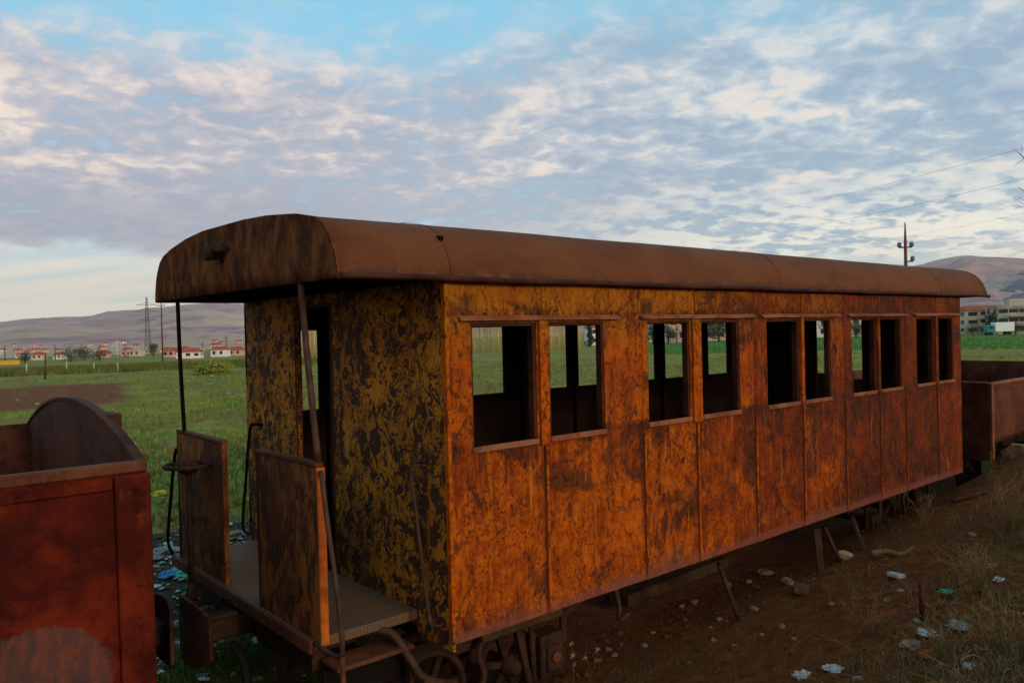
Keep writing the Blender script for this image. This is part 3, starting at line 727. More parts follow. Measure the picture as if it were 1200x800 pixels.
# ---------------------------------------------------------------- ground sheet
def axis(lo, hi, fine, c0, c1, grow=1.13, far=9000):
    a = [c0]; 
    while a[-1] < c1: a.append(a[-1]+fine)
    st = fine
    while a[-1] < far: st *= grow; a.append(a[-1]+st)
    st = fine; b = [c0]
    while b[-1] > -far: st *= grow; b.append(b[-1]-st)
    return list(reversed(b[1:]))+a
xs = axis(0,0,.075,-4.5,13.); ys = axis(0,0,.075,-4.2,8.)
mb = MB(); nx = len(xs); ny = len(ys)
for y in ys:
    for x in xs: mb.v.append((x,y,hgt(x,y)))
for j in range(ny-1):
    for i in range(nx-1): a = j*nx+i; mb.f.append((a,a+1,a+nx+1,a+nx))
mb.sm = [True]*len(mb.f)
def ground_mat():
    n = NT('soil_and_grass_ground', .95); n.b.inputs['Specular IOR Level'].default_value = .1
    at = n.nd('ShaderNodeAttribute'); at.attribute_name = 'zone'; s3 = n.nd('ShaderNodeSeparateColor'); n.L(at.outputs['Color'], s3.inputs[0])
    grass, litter, plough = s3.outputs
    crop = at.outputs['Alpha']
    a = n.noise(.9, 8, .66, .3); b = n.noise(7, 6, .66, .2); c_ = n.noise(45, 4, .7); d = n.noise(.12, 6, .6)
    dirt = n.mix(n.mr(b, .35, .68), (.115, .033, .007), (.215, .064, .013))
    dirt = n.mix(n.mr(a, .5, .7), dirt, (.13, .050, .014))
    dirt = n.mix(n.ma('MULTIPLY', n.mr(c_, .56, .66), .8), dirt, (.22, .11, .05))
    dirt = n.mix(n.ma('MULTIPLY', n.mr(c_, .42, .3), .6), dirt, (.028, .014, .009))
    gr = n.mix(n.mr(n.noise(.35, 8, .72, .4), .42, .58), (.120, .150, .012), (.26, .225, .030))
    gr = n.mix(n.mr(n.noise(5, 6, .7), .5, .66), gr, (.30, .25, .07))
    gr = n.mix(n.ma('MULTIPLY', n.mr(n.noise(2.3, 6, .7, .5), .53, .62), .8), gr, (.12, .070, .034))
    gr = n.mix(n.mr(n.noise(.16, 6, .65, .6), .46, .58), gr, n.mix(n.mr(b, .4, .6), (.15, .085, .030), (.25, .19, .045)))
    gr = n.mix(n.ma('MULTIPLY', n.mr(n.vor(2.2), .22, .12), n.mr(n.noise(.35, 4), .45, .6)), gr, (.19, .26, .06))
    cr = n.mix(n.mr(d, .4, .6), (.050, .150, .020), (.090, .18, .028))
    cr = n.mix(n.mr(n.noise(.5, 5), .5, .7), cr, (.10, .14, .035))
    pl = n.mix(n.mr(b, .35, .65), (.13, .034, .012), (.22, .060, .022))
    li = n.mix(n.mr(n.vor(14), .1, .35), (.15, .13, .11), (.045, .036, .026))
    li = n.mix(n.mr(n.noise(3, 5), .5, .6), li, (.04, .045, .018))
    def edge(v): return n.mr(n.ma('ADD', v, n.ma('MULTIPLY', n.ma('SUBTRACT', n.noise(2.4, 6, .7), .5), .9)), .35, .65)
    c = n.mix(edge(litter), dirt, li); c = n.mix(edge(grass), c, gr); c = n.mix(n.mr(crop, .3, .7), c, cr); pe = n.mr(n.ma('ADD', plough, n.ma('MULTIPLY', n.ma('SUBTRACT', n.noise(.22, 7, .72, .5), .5), 1.6)), .35, .75)
    pl = n.mix(n.ma('MULTIPLY', n.mr(n.noise(1.3, 6, .7, .5), .52, .62), .6), pl, (.13, .12, .03))
    c = n.mix(pe, c, pl)
    n.col(c); n.bump(n.ma('ADD', n.ma('MULTIPLY', b, .7), n.ma('MULTIPLY', c_, .55)), .045, 1.); M['ground'] = n.m
ground_mat()
def zone(x, y):
    d = math.hypot(x-CAM.x, y-CAM.y); az = math.atan2(y-CAM.y, x-CAM.x)
    g = sm(5.0, 9.5, y+1.2*mn.noise(Vector((x*.3,y*.3,1))))            # field beyond the line
    if x > 9: g = max(g, .75*sm(10.5, 14, x))
    lit = sm(3.3,4.2,y)*sm(9.5,6.5,y)*sm(6,1,x)
    lit = max(lit, .55*sm(2.6,2.0,abs(y-2.6))*sm(-.2,-.9,x))
    g *= 1
    # ploughed strip at left, 30 to 60 m out
    pl = sm(36,44,d)*sm(70,58,d)*sm(R(YAW_DEG+23.5),R(YAW_DEG+28.5),az+.02*mn.noise(Vector((x*.1,y*.1,0)))) 
    pl = max(pl, .9*sm(17,19,d)*sm(26,22,d)*sm(R(YAW_DEG+23),R(YAW_DEG+25),az)*0)
    cr = sm(95,105,d)*sm(R(YAW_DEG-7),R(YAW_DEG-12),az)
    cr = max(cr, .0)
    return (g, lit, pl, cr)
YAW_DEG = math.degrees(YAW)
gd = mb.build('ground','ground'); tag(gd, kind='structure')
ca = gd.data.color_attributes.new('zone','FLOAT_COLOR','POINT')
buf = []
for v in mb.v: buf += zone(v[0], v[1])
ca.data.foreach_set('color', buf)

# ---------------------------------------------------------------- hills
def crest(pts):
    A = []
    for px, py in pts:
        d = ray(px, py); A.append((math.atan2(d.y, d.x), d.z/math.hypot(d.x, d.y)))
    A.sort()
    def f(az):
        if az <= A[0][0]: return A[0][1]
        if az >= A[-1][0]: return A[-1][1]
        for (a, b), (c, d) in zip(A, A[1:]):
            if a <= az <= c: t = (az-a)/(c-a); t = t*t*(3-2*t)*.5+t*.5; return b+(d-b)*t
    return f
def hill(name, pts, r0, rc, r1, az0, az1, na, nr, seed, mat, rough=.12, power=1.7):
    f = crest(pts); mb = MB()
    for j in range(nr+1):
        t = j/nr; r = r0+(r1-r0)*t
        for i in range(na+1):
            az = R(az0+(az1-az0)*i/na); top = f(az)*rc+CAM.z
            s_ = ((r-r0)/(rc-r0)); s_ = s_**power if s_ < 1 else 1-.6*(r-rc)/(r1-rc)
            x = CAM.x+r*math.cos(az); y = CAM.y+r*math.sin(az)
            g = mn.fractal(Vector((x*.0016, y*.0016, seed)), .8, 2.1, 6); g2 = abs(mn.fractal(Vector((x*.0035, y*.0035, seed+4)), .9, 2.0, 5))
            dip = (1-abs(s_*1.0-1)) if s_ < 1 else 1
            z = -3.+(top+3)*s_ + (g-.9*g2)*rough*abs(top)*(.25+.75*math.sin(math.pi*min(1,max(0,s_)))) * (1 if s_ < 1 else .4)
            if j == 0: z = -6.
            mb.v.append((x, y, z))
    for j in range(nr):
        for i in range(na): a = j*(na+1)+i; mb.f.append((a, a+na+1, a+na+2, a+1))
    mb.sm = [True]*len(mb.f)
    return tag(mb.build(name, mat), kind='structure')
def hill_mat(name, a, b, c, green=.0):
    n = NT(name, .95); n.b.inputs['Specular IOR Level'].default_value = .05
    v = n.map((.001,.001,.001)); f = n.noise(2.5, 9, .68, .4, v); g = n.noise(11, 8, .7, .3, n.map((.001,.001,.003)))
    q = n.mix(n.mr(f, .36, .64), a, b); q = n.mix(n.ma('MULTIPLY', n.mr(g, .5, .62), .75), q, c)
    q = n.mix(n.ma('MULTIPLY', n.mr(n.noise(40, 6, .7, 0., v), .55, .7), .5), q, tuple(k*.45 for k in a))
    n.col(q); M[name] = n.m
hill_mat('mauve_mountain', (.35,.19,.17), (.48,.28,.22), (.21,.12,.135))
hill_mat('tan_slope', (.40,.235,.17), (.56,.35,.24), (.25,.155,.125))
hill_mat('right_mountain', (.28,.19,.14), (.38,.27,.19), (.18,.13,.11))
hill_mat('dark_ridge', (.075,.08,.10), (.10,.10,.12), (.06,.065,.085))
hill('distant_mountain', [(-300,390),(-100,382),(0,377),(35,373),(70,372),(100,371),(128,365),(150,364),(180,361),(215,356),(250,354),(285,356),(400,350),(560,352),(700,352),(850,350),(960,345),(1030,328),(1070,312),(1100,305),(1132,300),(1165,301),(1200,303),(1300,308),(1500,330)],
     900, 4300, 6000, YAW_DEG-50, YAW_DEG+50, 420, 90, 3., 'mauve_mountain', .28, 1.5)
foothill = hill('left_foothill', [(-300,392),(0,386),(60,380),(120,384),(165,380),(205,368),(240,364),(285,370),(400,380),(560,385),(700,388),(800,388),(1000,392)], 420, 2300, 3000, YAW_DEG-12, YAW_DEG+48, 300, 60, 8., 'tan_slope', .34, 1.5)
hill('right_foothill', [(950,385),(1080,352),(1130,346),(1165,352),(1200,360),(1300,372),(1500,380)], 420, 2100, 2700, YAW_DEG-48, YAW_DEG-18, 200, 60, 12., 'right_mountain', .2, 1.6)
hill('dark_ridge', [(1040,372),(1110,362),(1148,342),(1165,331),(1185,322),(1200,317),(1300,285),(1500,270)], 1500, 3200, 3800, YAW_DEG-48, YAW_DEG-22, 160, 40, 20., 'dark_ridge', .08, 1.2)

# ---------------------------------------------------------------- houses
def house(D, px, w, d, h, storeys, wall='cream_plaster', roof='gable', roofm='red_roof_tile', label='', name='house', group=None, nwin=3, z0=None, rz=None, balcony=False):
    p = FAR(px, D)
    if name == 'apartment_building': h *= .70; w *= .9
    elif D < 345 and px < 300: w *= .55; d *= .55; h *= .6
    elif D > 335: w *= .6; d *= .6; h *= .55
    if z0 is not None: p.z = z0
    t = thing(name, label, 'house' if name == 'house' else 'building', p, group)
    t.rotation_euler.z = (YAW+R(-90)+random.uniform(-.4,.4)) if rz is None else rz
    def b(mb, nm, mat, parent):
        o = mb.build(nm, mat); o.parent = parent; return o
    wl = b(MB().box((-w/2,-d/2,-1),(w/2,d/2,h)), 'wall', wall, t)
    if roof == 'gable':
        mb = MB(); o = .4; rh = min(w,d)*(.28 if name == 'house' else .13)
        mb.v += [(-w/2-o,-d/2-o,h),(w/2+o,-d/2-o,h),(w/2+o,d/2+o,h),(-w/2-o,d/2+o,h),(-w/2+w*.15,0,h+rh),(w/2-w*.15,0,h+rh)]
        mb.f += [(0,1,5,4),(1,2,5),(2,3,4,5),(3,0,4),(3,2,1,0)]; mb.sm = [False]*5; b(mb,'roof',roofm,t)
    else:
        mb = MB().box((-w/2-.3,-d/2-.3,h),(w/2+.3,d/2+.3,h+.25)); mb.box((-w*.2,-d*.2,h+.25),(w*.1,d*.2,h+2.2)) if roof == 'stair' else None
        b(mb,'roof',wall,t)
    fh = h/storeys
    for k in range(storeys):
        for q in range(nwin):
            x = -w/2+w*(q+.5)/nwin
            b(MB().box((x-w*.09,-d/2-.05,k*fh+fh*.35),(x+w*.09,-d/2+.1,k*fh+fh*.8)),'window','dark_glass',t)
            if nwin > 2 and q < 2:
                y = -d/2+d*(q+.5)/2
                for sx in (-1,1): b(MB().box((sx*w/2-.05,y-d*.09,k*fh+fh*.35),(sx*w/2+.05,y+d*.09,k*fh+fh*.8)),'window','dark_glass',t)
    if balcony:
        for k in range(1, storeys): b(MB().box((-w*.3,-d/2-1.3,k*fh-.1),(w*.3,-d/2-.0,k*fh+.1)).box((-w*.3,-d/2-1.3,k*fh+.1),(w*.3,-d/2-1.2,k*fh+.9)),'balcony',wall,t)
    return t
def ztop(D, py_px, px): pass
# right-hand group
house(255, 1152, 14, 11, 9.2, 3, 'cream_plaster','gable',label='three storey beige building with a red roof right of the carriage', name='apartment_building', nwin=4, balcony=True)
house(262, 1126, 9, 10, 9.0, 3, 'white_plaster','flat',label='pale narrow block just behind the far end of the carriage', name='apartment_building', nwin=2)
house(245, 1192, 13, 10, 10.0, 3, 'bare_concrete','stair',label='unfinished grey concrete building at the right edge', name='apartment_building', nwin=5, balcony=True)
house(275, 1176, 8, 8, 10.5, 3, 'white_plaster','flat',label='white block between the beige and grey buildings', name='apartment_building', nwin=2)
# buildings seen through the window openings
house(230, 700, 6, 7, 5.0, 2, 'white_plaster','gable',label='white house seen through the second window opening', nwin=2)
house(240, 798, 8, 8, 7.6, 2, 'pink_plaster','gable',label='pink house seen through the third window opening', nwin=3)
house(250, 845, 12, 9, 9.6, 3, 'pink_plaster','gable',label='tall pink house behind dark trees, seen through the fourth window opening', nwin=4)
house(255, 772, 5, 6, 4.0, 1, 'white_plaster','gable',label='small white house left of the pink one, seen through the third window opening', nwin=2)
house(250, 966, 11, 9, 8.8, 3, 'white_plaster','flat',label='white block seen through the sixth window opening', nwin=3)
house(252, 1000, 8, 9, 8.5, 3, 'cream_plaster','flat',label='cream block seen through the seventh window opening', nwin=3)
# left group by the pylon
house(300, 222, 15, 9, 3.6, 1, 'white_plaster','gable',label='long low house with a broad red roof beside the porch post', nwin=3)
house(330, 203, 12, 8, 4.2, 1, 'pink_plaster','gable',label='wide red roofed house between the pylon and the porch post', nwin=3)
house(310, 258, 10, 8, 4.4, 1, 'white_plaster','gable',label='white gabled house with a red roof left of the carriage', nwin=2)
house(340, 253, 6, 6, 7.2, 2, 'white_plaster','gable',label='tall white house rising behind the gabled one', nwin=2)
house(320, 277, 9, 8, 3.8, 1, 'pink_plaster','gable',label='low pink house right against the carriage end wall', nwin=2)
house(380, 160, 8, 7, 4.6, 1, 'cream_plaster','flat',label='cream flat roofed house just left of the pylon', nwin=2)
house(390, 148, 7, 7, 4.0, 1, 'pink_plaster','flat',label='pale pink box house left of the pylon', nwin=2)
house(370, 120, 9, 7, 3.6, 1, 'pink_plaster','gable',label='pink house with a red roof between two dark trees', nwin=2)
house(360, 70, 6, 6, 3.6, 1, 'white_plaster','gable',label='small white house behind the field, second tree from the left', nwin=2)
house(365, 45, 7, 6, 3.8, 1, 'cream_plaster','gable',label='small cream house near the yellow shed', nwin=2)
y_ = FAR(8, 300); t = thing('long_shed', 'long low yellow shed at the far left of the field', 'shed', y_); t.rotation_euler.z = YAW-R(62)
o = MB().box((-3.4,-3,-.5),(3.4,3,1.0)).build('wall','yellow_sheet'); o.parent = t
o = MB().box((-3.6,-3.3,1.0),(3.6,3.3,1.2)).build('roof','yellow_sheet'); o.parent = t
# the far town on the slope: tiny
rn = random.Random(4); base = {}
from mathutils.bvhtree import BVHTree
_me = foothill.data; _bvh = BVHTree.FromPolygons([v.co[:] for v in _me.vertices], [p.vertices[:] for p in _me.polygons])
def on_hill(p):
    h = _bvh.ray_cast(Vector((p.x, p.y, 900)), Vector((0, 0, -1)))[0]
    return Vector((p.x, p.y, max(p.z, h.z if h else p.z)))
for k in range(60):
    px = rn.choice([rn.uniform(-20,150), rn.uniform(90,290), rn.uniform(-60,300)]); D = rn.choice([rn.uniform(440, 640), rn.uniform(560, 1150)])
    key = rn.choice(['pink_plaster','white_plaster','cream_plaster'])
    rt = rn.choice(['gable','flat','gable'])
    if (key, rt) not in base:
        w_ = {'pink_plaster':'pink','white_plaster':'white','cream_plaster':'cream'}[key]
        r_ = {'gable':'red pitched','flat':'flat'}[rt]
        base[(key,rt)] = t = house(D, px, 9, 8, 3.8, 1, key, rt, label='tiny %s house with a %s roof in the distant town' % (w_, r_), group='tiny %s %s roofed houses of the distant town' % (w_, r_), nwin=2)
        t.scale = (.8,)*3; t.location = on_hill(t.location)
    else:
        c = copy_tree(base[(key,rt)], on_hill(FAR(px, D)), YAW-R(90)+rn.uniform(-.6,.6), scale=rn.uniform(.5,.85))
# ---------------------------------------------------------------- truck
p = FAR(1170, 225); t = thing('delivery_truck','white box truck with a teal cab parked before the buildings','truck', p); t.rotation_euler.z = YAW-R(95)
def tb(mb, nm, mat, parent=t, bev=0.): o = mb.build(nm, mat, None, bev); o.parent = parent; return o
tb(MB().box((-1.2,-1.1,.9),(3.2,1.1,3.1)),'cargo_box','white_vehicle_paint',t,.05)
cb = tb(MB().box((-3.0,-1.05,.6),(-1.3,1.05,2.5)),'cab','teal_vehicle_paint',t,.15)
tb(MB().box((-2.6,-1.08,1.5),(-1.7,-1.0,2.2)),'window','dark_glass',cb)
for x in (-2.3, 2.0):
    for y in (-.95,.95): tb(MB().lathe((x,y,.45),(0,1,0),[(-.14,.45),(.14,.45)],16),'wheel','rubber_black')

# ---------------------------------------------------------------- poles and pylon
def pole(px, D, h, r, label, arms=True, mat='wood_pole', name='utility_pole', lean=0., group=None, py_base=None):
    p = FAR(px, D); t = thing(name, label, 'utility pole' if name == 'utility_pole' else 'post', p, group)
    o = MB().tube([(0,0,-.5),(lean*h*.5,0,h*.5),(lean*h,0,h)], [r*1.2,r,r*.75], 8).build('shaft' if arms else 'post', mat); 
    if not arms:
        o.location = p; o.name = name; tag(o, label, 'post' if name != 'utility_pole' else 'utility pole', group); bpy.data.objects.remove(t); return o
    o.parent = t
    a = Vector((math.sin(YAW), -math.cos(YAW), 0))
    arm = MB().bar(-a*.9+Vector((lean*h,0,h-1.2)), a*.9+Vector((lean*h,0,h-1.2)), .12, .12).build('crossarm', mat); arm.parent = t
    for q in (-.8, 0, .8):
        i = MB().lathe(a*q+Vector((lean*h,0,h-1.14 if q else h)), (0,0,1), [(0,.04),(.08,.09),(.14,.05),(.22,.09),(.3,.04)], 8).build('insulator','insulator_grey'); i.parent = arm
    return t
# right pole behind the roof
P0 = FAR(1063, 62); t = thing('utility_pole','reddish pole with three insulators rising behind the carriage roof','utility pole', P0)
hh = 9.9; ln = 0.
o = MB().tube([(0,0,-.5),(0,0,hh-1.4),(0,0,hh)], [.16,.10,.035], 10).build('shaft','red_pole_paint'); o.parent = t
a_ = Vector((math.sin(YAW-.2), -math.cos(YAW-.2), 0))
o = MB().bar(-a_*.42+Vector((0,0,hh-1.75)), a_*.42+Vector((0,0,hh-1.75)), .10, .10).bar(Vector((0,0,hh-2.75)), a_*.48+Vector((0,0,hh-2.75)),.09,.09).build('crossarm','red_pole_paint'); o.parent = t
for q, z in ((-.40,-1.70),(.40,-1.70),(.45,-2.70)):
    i = MB().lathe(a_*q+Vector((0,0,hh+z)), (0,0,1), [(-.05,.05),(.02,.15),(.1,.16),(.14,.10),(.2,.15),(.28,.12),(.32,.04)], 10).build('insulator','insulator_grey'); i.parent = o
ins = [P0+a_*q+Vector((0,0,hh+z+.3)) for q, z in ((-.40,-1.70),(.40,-1.70),(.45,-2.70))]
# three long wires
def wire(p, q, sag, label, r=.012):
    pts = [p.lerp(q, k/24)-Vector((0,0,sag*4*(k/24)*(1-k/24))) for k in range(25)]
    o = MB().tube(pts, r, 4).build('power_line','wire_metal'); tag(o, label, 'power line', None)
def pt(px, py, D):
    d = ray(px, py); return CAM + d*(D/math.hypot(d.x, d.y))
wire(pt(1320,140,36), pt(800,256,150), 1.2, 'highest of the three thin wires crossing the sky at right', .008)
wire(pt(1320,178,36), pt(860,268,150), 1.2, 'middle one of the three thin wires crossing the sky at right', .008)
wire(pt(1320,222,36), pt(960,282,120), .8, 'lowest of the three thin wires crossing the sky at right', .006)
# pylon
PY = FAR(173, 400); t = thing('transmission_tower','tall steel lattice pylon with three pairs of arms beyond the field','pylon', PY); t.scale = (.9,)*3; t.rotation_euler.z = YAW-R(65)
def lat(z0, z1, w0, w1, n, r):
    mb = MB()
    for k in range(n):
        a = z0+(z1-z0)*k/n; b = z0+(z1-z0)*(k+1)/n; wa = w0+(w1-w0)*k/n; wb = w0+(w1-w0)*(k+1)/n
        ca_ = [(-wa,-wa,a),(wa,-wa,a),(wa,wa,a),(-wa,wa,a)]; cb_ = [(-wb,-wb,b),(wb,-wb,b),(wb,wb,b),(-wb,wb,b)]
        for i in range(4):
            j = (i+1)%4; mb.tube([ca_[i],cb_[i]], r, 4, False); mb.tube([ca_[i],cb_[j]], r*.6, 4, False); mb.tube([ca_[j],cb_[i]], r*.6, 4, False); mb.tube([cb_[i],cb_[j]], r*.6, 4, False)
    return mb
o = lat(0, 29.5, 1.5, .30, 12, .17).build('lattice_mast','pylon_steel'); o.parent = t
for z, w in ((25.6,4.6),(22.2,5.8),(18.0,4.4)):
    for s_ in (-1,1):
        mb = MB().tube([(0,0,z+1.3),(s_*w,0,z)],.10,4).tube([(0,.5,z),(s_*w,0,z)],.10,4).tube([(0,-.5,z),(s_*w,0,z)],.10,4).tube([(s_*w,0,z),(s_*w,0,z-1.0)],.08,4)
        o = mb.build('arm','pylon_steel'); o.parent = t
pole(190, 210, 15.4, .17, 'tall wooden pole standing right of the steel pylon')
pole(265, 330, 8.0, .16, 'dark pole behind the white gabled house')
pole(146, 360, 6.2, .15, 'dark pole left of the pylon')
pole(64, 340, 6.0, .16, 'dark pole above the small white house')
pole(5, 320, 6.0, .16, 'pole beside the long yellow shed')
pole(237, 340, 5.6, .14, 'thin pole between the broad red roof and the white gabled house')
pole(793, 200, 8.0, .12, 'thin pole in front of the pink house, seen through the third window opening')
o = pole(137, 350, 7.0, .10, 'pale slender mast left of the steel pylon', False, 'white_plaster', 'utility_pole')
pole(51, 76, 2.1, .075, 'dark leaning fence post standing alone in the field', False, name='fence_post', lean=.05)
MB_ = [(77,100,1.3),(109,104,1.0),(30,96,1.2),(137,98,.9),(246,88,1.1),(252,90,.8)]
for i,(px,D,h) in enumerate(MB_):
    pole(px, D, h, .06, 'short pale post at the edge of the far vine rows', False, 'cream_plaster', 'fence_post', group='short pale posts along the vine rows')

# ---------------------------------------------------------------- trees
def leafball(mb, c, rad, n, s_, rn):
    for k in range(n):
        while True:
            v = Vector((rn.uniform(-1,1), rn.uniform(-1,1), rn.uniform(-1,1)))
            if .25 < v.length < 1: break
        p = Vector((c[0]+v.x*rad[0], c[1]+v.y*rad[1], c[2]+v.z*rad[2]))
        a = Vector((rn.uniform(-1,1), rn.uniform(-1,1), rn.uniform(-1,1))).normalized(); b = a.orthogonal().normalized(); q = s_*rn.uniform(.6,1.3)
        i = len(mb.v); mb.v += [tuple(p-a*q), tuple(p+b*q*.5), tuple(p+a*q), tuple(p-b*q*.5)]; mb.f.append((i,i+1,i+2,i+3)); mb.sm.append(False)
def tree(px, D, h, w, label, seed, mat='dark_leaf', cone=False, n=900):
    rn = random.Random(seed); p = FAR(px, D); t = thing('tree', label, 'tree', p)
    tk = MB().tube([(0,0,-.3),(.05*h,0,h*.35),(0,.03*h,h*.7)], [.05*h,.035*h,.012*h], 7)
    for k in range(5):
        a = rn.uniform(0,6.28); tk.tube([(.03*h,0,h*.3+k*.06*h),(w*.3*math.cos(a),w*.3*math.sin(a),h*(.5+.06*k))],[.02*h,.008*h],5)
    o = tk.build('trunk','wood_pole'); o.parent = t
    cr = MB()
    for k in range(11):
        a = rn.uniform(0,6.28); f = k/10
        if cone: rr = w*.5*(1-f)*.6+.15; c = (rr*.3*math.cos(a), rr*.3*math.sin(a), h*(.12+.85*f)); rad = (rr*1.1,rr*1.1,h*.1)
        else: rr = w*.34*rn.uniform(.7,1.15); g = rn.uniform(.0,.32)*w; c = (g*math.cos(a), g*math.sin(a), h*(.32+.5*f)*rn.uniform(.9,1.1)); rad = (rr,rr,rr*.75)
        leafball(cr, c, rad, n//11, max(.14,.05*h), rn)
    o = cr.build('crown', mat); o.parent = t
    return t
tree(691, 190, 6.4, 3.0, 'dark pointed evergreen beside the white house, seen through the second window opening', 1, cone=True)
tree(783, 205, 5.0, 5.5, 'dark bushy tree left of the thin pole, seen through the third window opening', 2)
tree(765, 215, 5.2, 4.0, 'dark tree left of a window post, seen through the third window opening', 3)
tree(842, 210, 6.0, 9.0, 'broad dark tree in front of the tall pink house', 4, n=1600)
tree(968, 215, 4.6, 5.5, 'dark tree in front of the white block, seen through the sixth window opening', 5)
tree(1003, 215, 4.4, 5.0, 'dark tree in front of the cream block, seen through the seventh window opening', 6)
tree(1163, 232, 5.5, 3.5, 'dark slim tree beside the white box truck', 7)
tree(1140, 228, 2.8, 5.5, 'low dark hedge tree before the beige building', 8)
tree(1190, 228, 3.2, 6.0, 'low dark bush before the grey concrete building', 9)
tree(82, 310, 4.6, 9.5, 'wide dark tree second from the left beyond the field', 10)
tree(98, 330, 5.0, 8.0, 'dark round tree beyond the field, left of the pink house', 11)
tree(116, 300, 3.8, 7.0, 'low dark tree beyond the field, between the round tree and the pylon', 12)
tree(28, 300, 3.8, 4.0, 'small dark tree beside the yellow shed', 13)
tree(179, 360, 6.0, 4.5, 'bushy brown green tree at the foot of the pylon', 14, 'vine_leaf')
tree(246, 72, .55, 3.4, 'low rounded green bush in the field left of the carriage', 15, 'field_green', n=1800)
# poplar row
def poplar_meshes(seed):
    rn = random.Random(seed); h = 11.; mb = MB(); mb.tube([(0,0,-.4),(.05,0,h*.5),(0,.05,h)], [.11,.07,.01], 5)
    br = MB()
    for k in range(60):
        z = rn.uniform(.06,.93)*h; a = rn.uniform(0,6.28); l = rn.uniform(.8,2.3)*(1-.5*z/h); o = rn.uniform(.12,.55)
        p = Vector((0,0,z)); q = p+Vector((math.cos(a)*o*.6, math.sin(a)*o*.6, l*.5)); r_ = q+Vector((math.cos(a)*o*.25, math.sin(a)*o*.25, l*.55))
        br.tube([p,q,r_],[.030,.020,.008],3,False)
    return mb, br
protos = []
for s_ in range(4):
    a, b = poplar_meshes(s_+50); t = thing('poplar_tree','slender bare yellowish poplar in the row behind the carriage','tree',(0,0,0),'poplars in the row behind the carriage')
    o = a.build('trunk','poplar_twig'); o.parent = t; o = b.build('branches','poplar_twig'); o.parent = t; protos.append(t)
rn = random.Random(9); pls = []
px = 346.
while px < 380: pls.append(px); px += rn.uniform(3.2,5.2)
px = 383.
while px < 540: pls.append(px); px += rn.uniform(6,9)
px = 540.
while px < 680: pls.append(px); px += rn.uniform(3.0,5.6)
for k, px in enumerate(pls):
    for rr in range(2):
        D = 150+rr*7+rn.uniform(-2,2); p = FAR(px+rr*1.3, D)
        sc_ = rn.uniform(.86,1.05)
        if k < 2 and rr < 2:
            o = protos[k*2+rr]; o.location = p; o.rotation_euler.z = rn.uniform(0,6); o.scale = (sc_,)*3
        else: copy_tree(protos[rn.randrange(4)], p, rn.uniform(0,6), scale=sc_)
# bare twigs of a tree standing just outside the right edge
rn = random.Random(31); tp = pt(1290, 300, 15); tp.z = hgt(tp.x, tp.y)
bt = thing('bare_tree','bare leafless tree whose twig tips reach in at the upper right edge','tree', tp)
tk = MB(); tk.tube([(0,0,-.3),(.05,.1,1.8),(0,0,3.6)],[.10,.07,.03],8)
o = tk.build('trunk','wood_pole'); o.parent = bt
br = MB()
for k in range(16):
    tgt = pt(rn.uniform(1192,1300), rn.uniform(228,256), 15)-tp if k < 6 else Vector((rn.uniform(-1.2,1.2), rn.uniform(-1.2,1.2), rn.uniform(3.6,5.)))
    z = rn.uniform(2.0,3.5); s0 = Vector((0,0,z)); mid_ = s0.lerp(tgt,.5)+Vector((rn.uniform(-.1,.1),rn.uniform(-.1,.1),rn.uniform(-.05,.25)))
    br.tube(smooth_path([s0,mid_,tgt],4),[.012-.0011*i for i in range(9)],4)
    for q in range(4):
        s1 = mid_.lerp(tgt, rn.uniform(.2,.9)); br.tube([s1, s1+Vector((rn.uniform(-.25,.25),rn.uniform(-.25,.25),rn.uniform(-.1,.25)))],[.004,.002],3)
o = br.build('branches','wood_pole'); o.parent = bt

# ---------------------------------------------------------------- grass, crops, weeds (stuff)
def blades(name, mat, label, cat, pts, w=.006, seg=2, bend=.4, seed=1):
    rn = random.Random(seed); mb = MB()
    for (x, y, z, h, ww) in pts:
        a = rn.uniform(0,6.28); bx, by = math.cos(a), math.sin(a); b = rn.uniform(0,bend)*h
        sx, sy = -by*ww, bx*ww; i = len(mb.v)
        mb.v += [(x-sx,y-sy,z-.02),(x+sx,y+sy,z-.02),(x+bx*b*.3+sx*.7,y+by*b*.3+sy*.7,z+h*.55),(x+bx*b*.3-sx*.7,y+by*b*.3-sy*.7,z+h*.55),(x+bx*b,y+by*b,z+h)]
        mb.f += [(i,i+1,i+2,i+3),(i+3,i+2,i+4)]; mb.sm += [False,False]
    return tag(mb.build(name, mat), label, cat, None, 'stuff')
rn = random.Random(5); P1 = []; P2 = []; P3 = []; P4 = []; P5 = []
def polar(D0, D1, a0, a1, n):
    for _ in range(n):
        D = math.exp(rn.uniform(math.log(D0), math.log(D1))); az = YAW+R(rn.uniform(a0,a1))
        yield CAM.x+D*math.cos(az), CAM.y+D*math.sin(az), D
for x, y, D in polar(10, 75, -38, 40, 30000):
    if y < 6.2+rn.uniform(0,2) and not x > 12.5: continue
    if y < 2.5 and x < 19: continue
    if mn.noise(Vector((x*.35,y*.35,2)))+.5*mn.noise(Vector((x*1.5,y*1.5,2))) < rn.uniform(-.5,.25): continue
    if zone(x,y)[2] > .4 and rn.random() < .93: continue
    k = .012*D**.75
    n_ = 5
    dry = mn.noise(Vector((x*.2,y*.2,9))) > rn.uniform(-.1,.5)
    for _ in range(n_):
        xx = x+rn.gauss(0,.05*k*6); yy = y+rn.gauss(0,.05*k*6)
        (P2 if dry else P1).append((xx,yy,hgt(xx,yy),rn.uniform(.07,.17)*(1+k*2),.004+.10*k*.2))
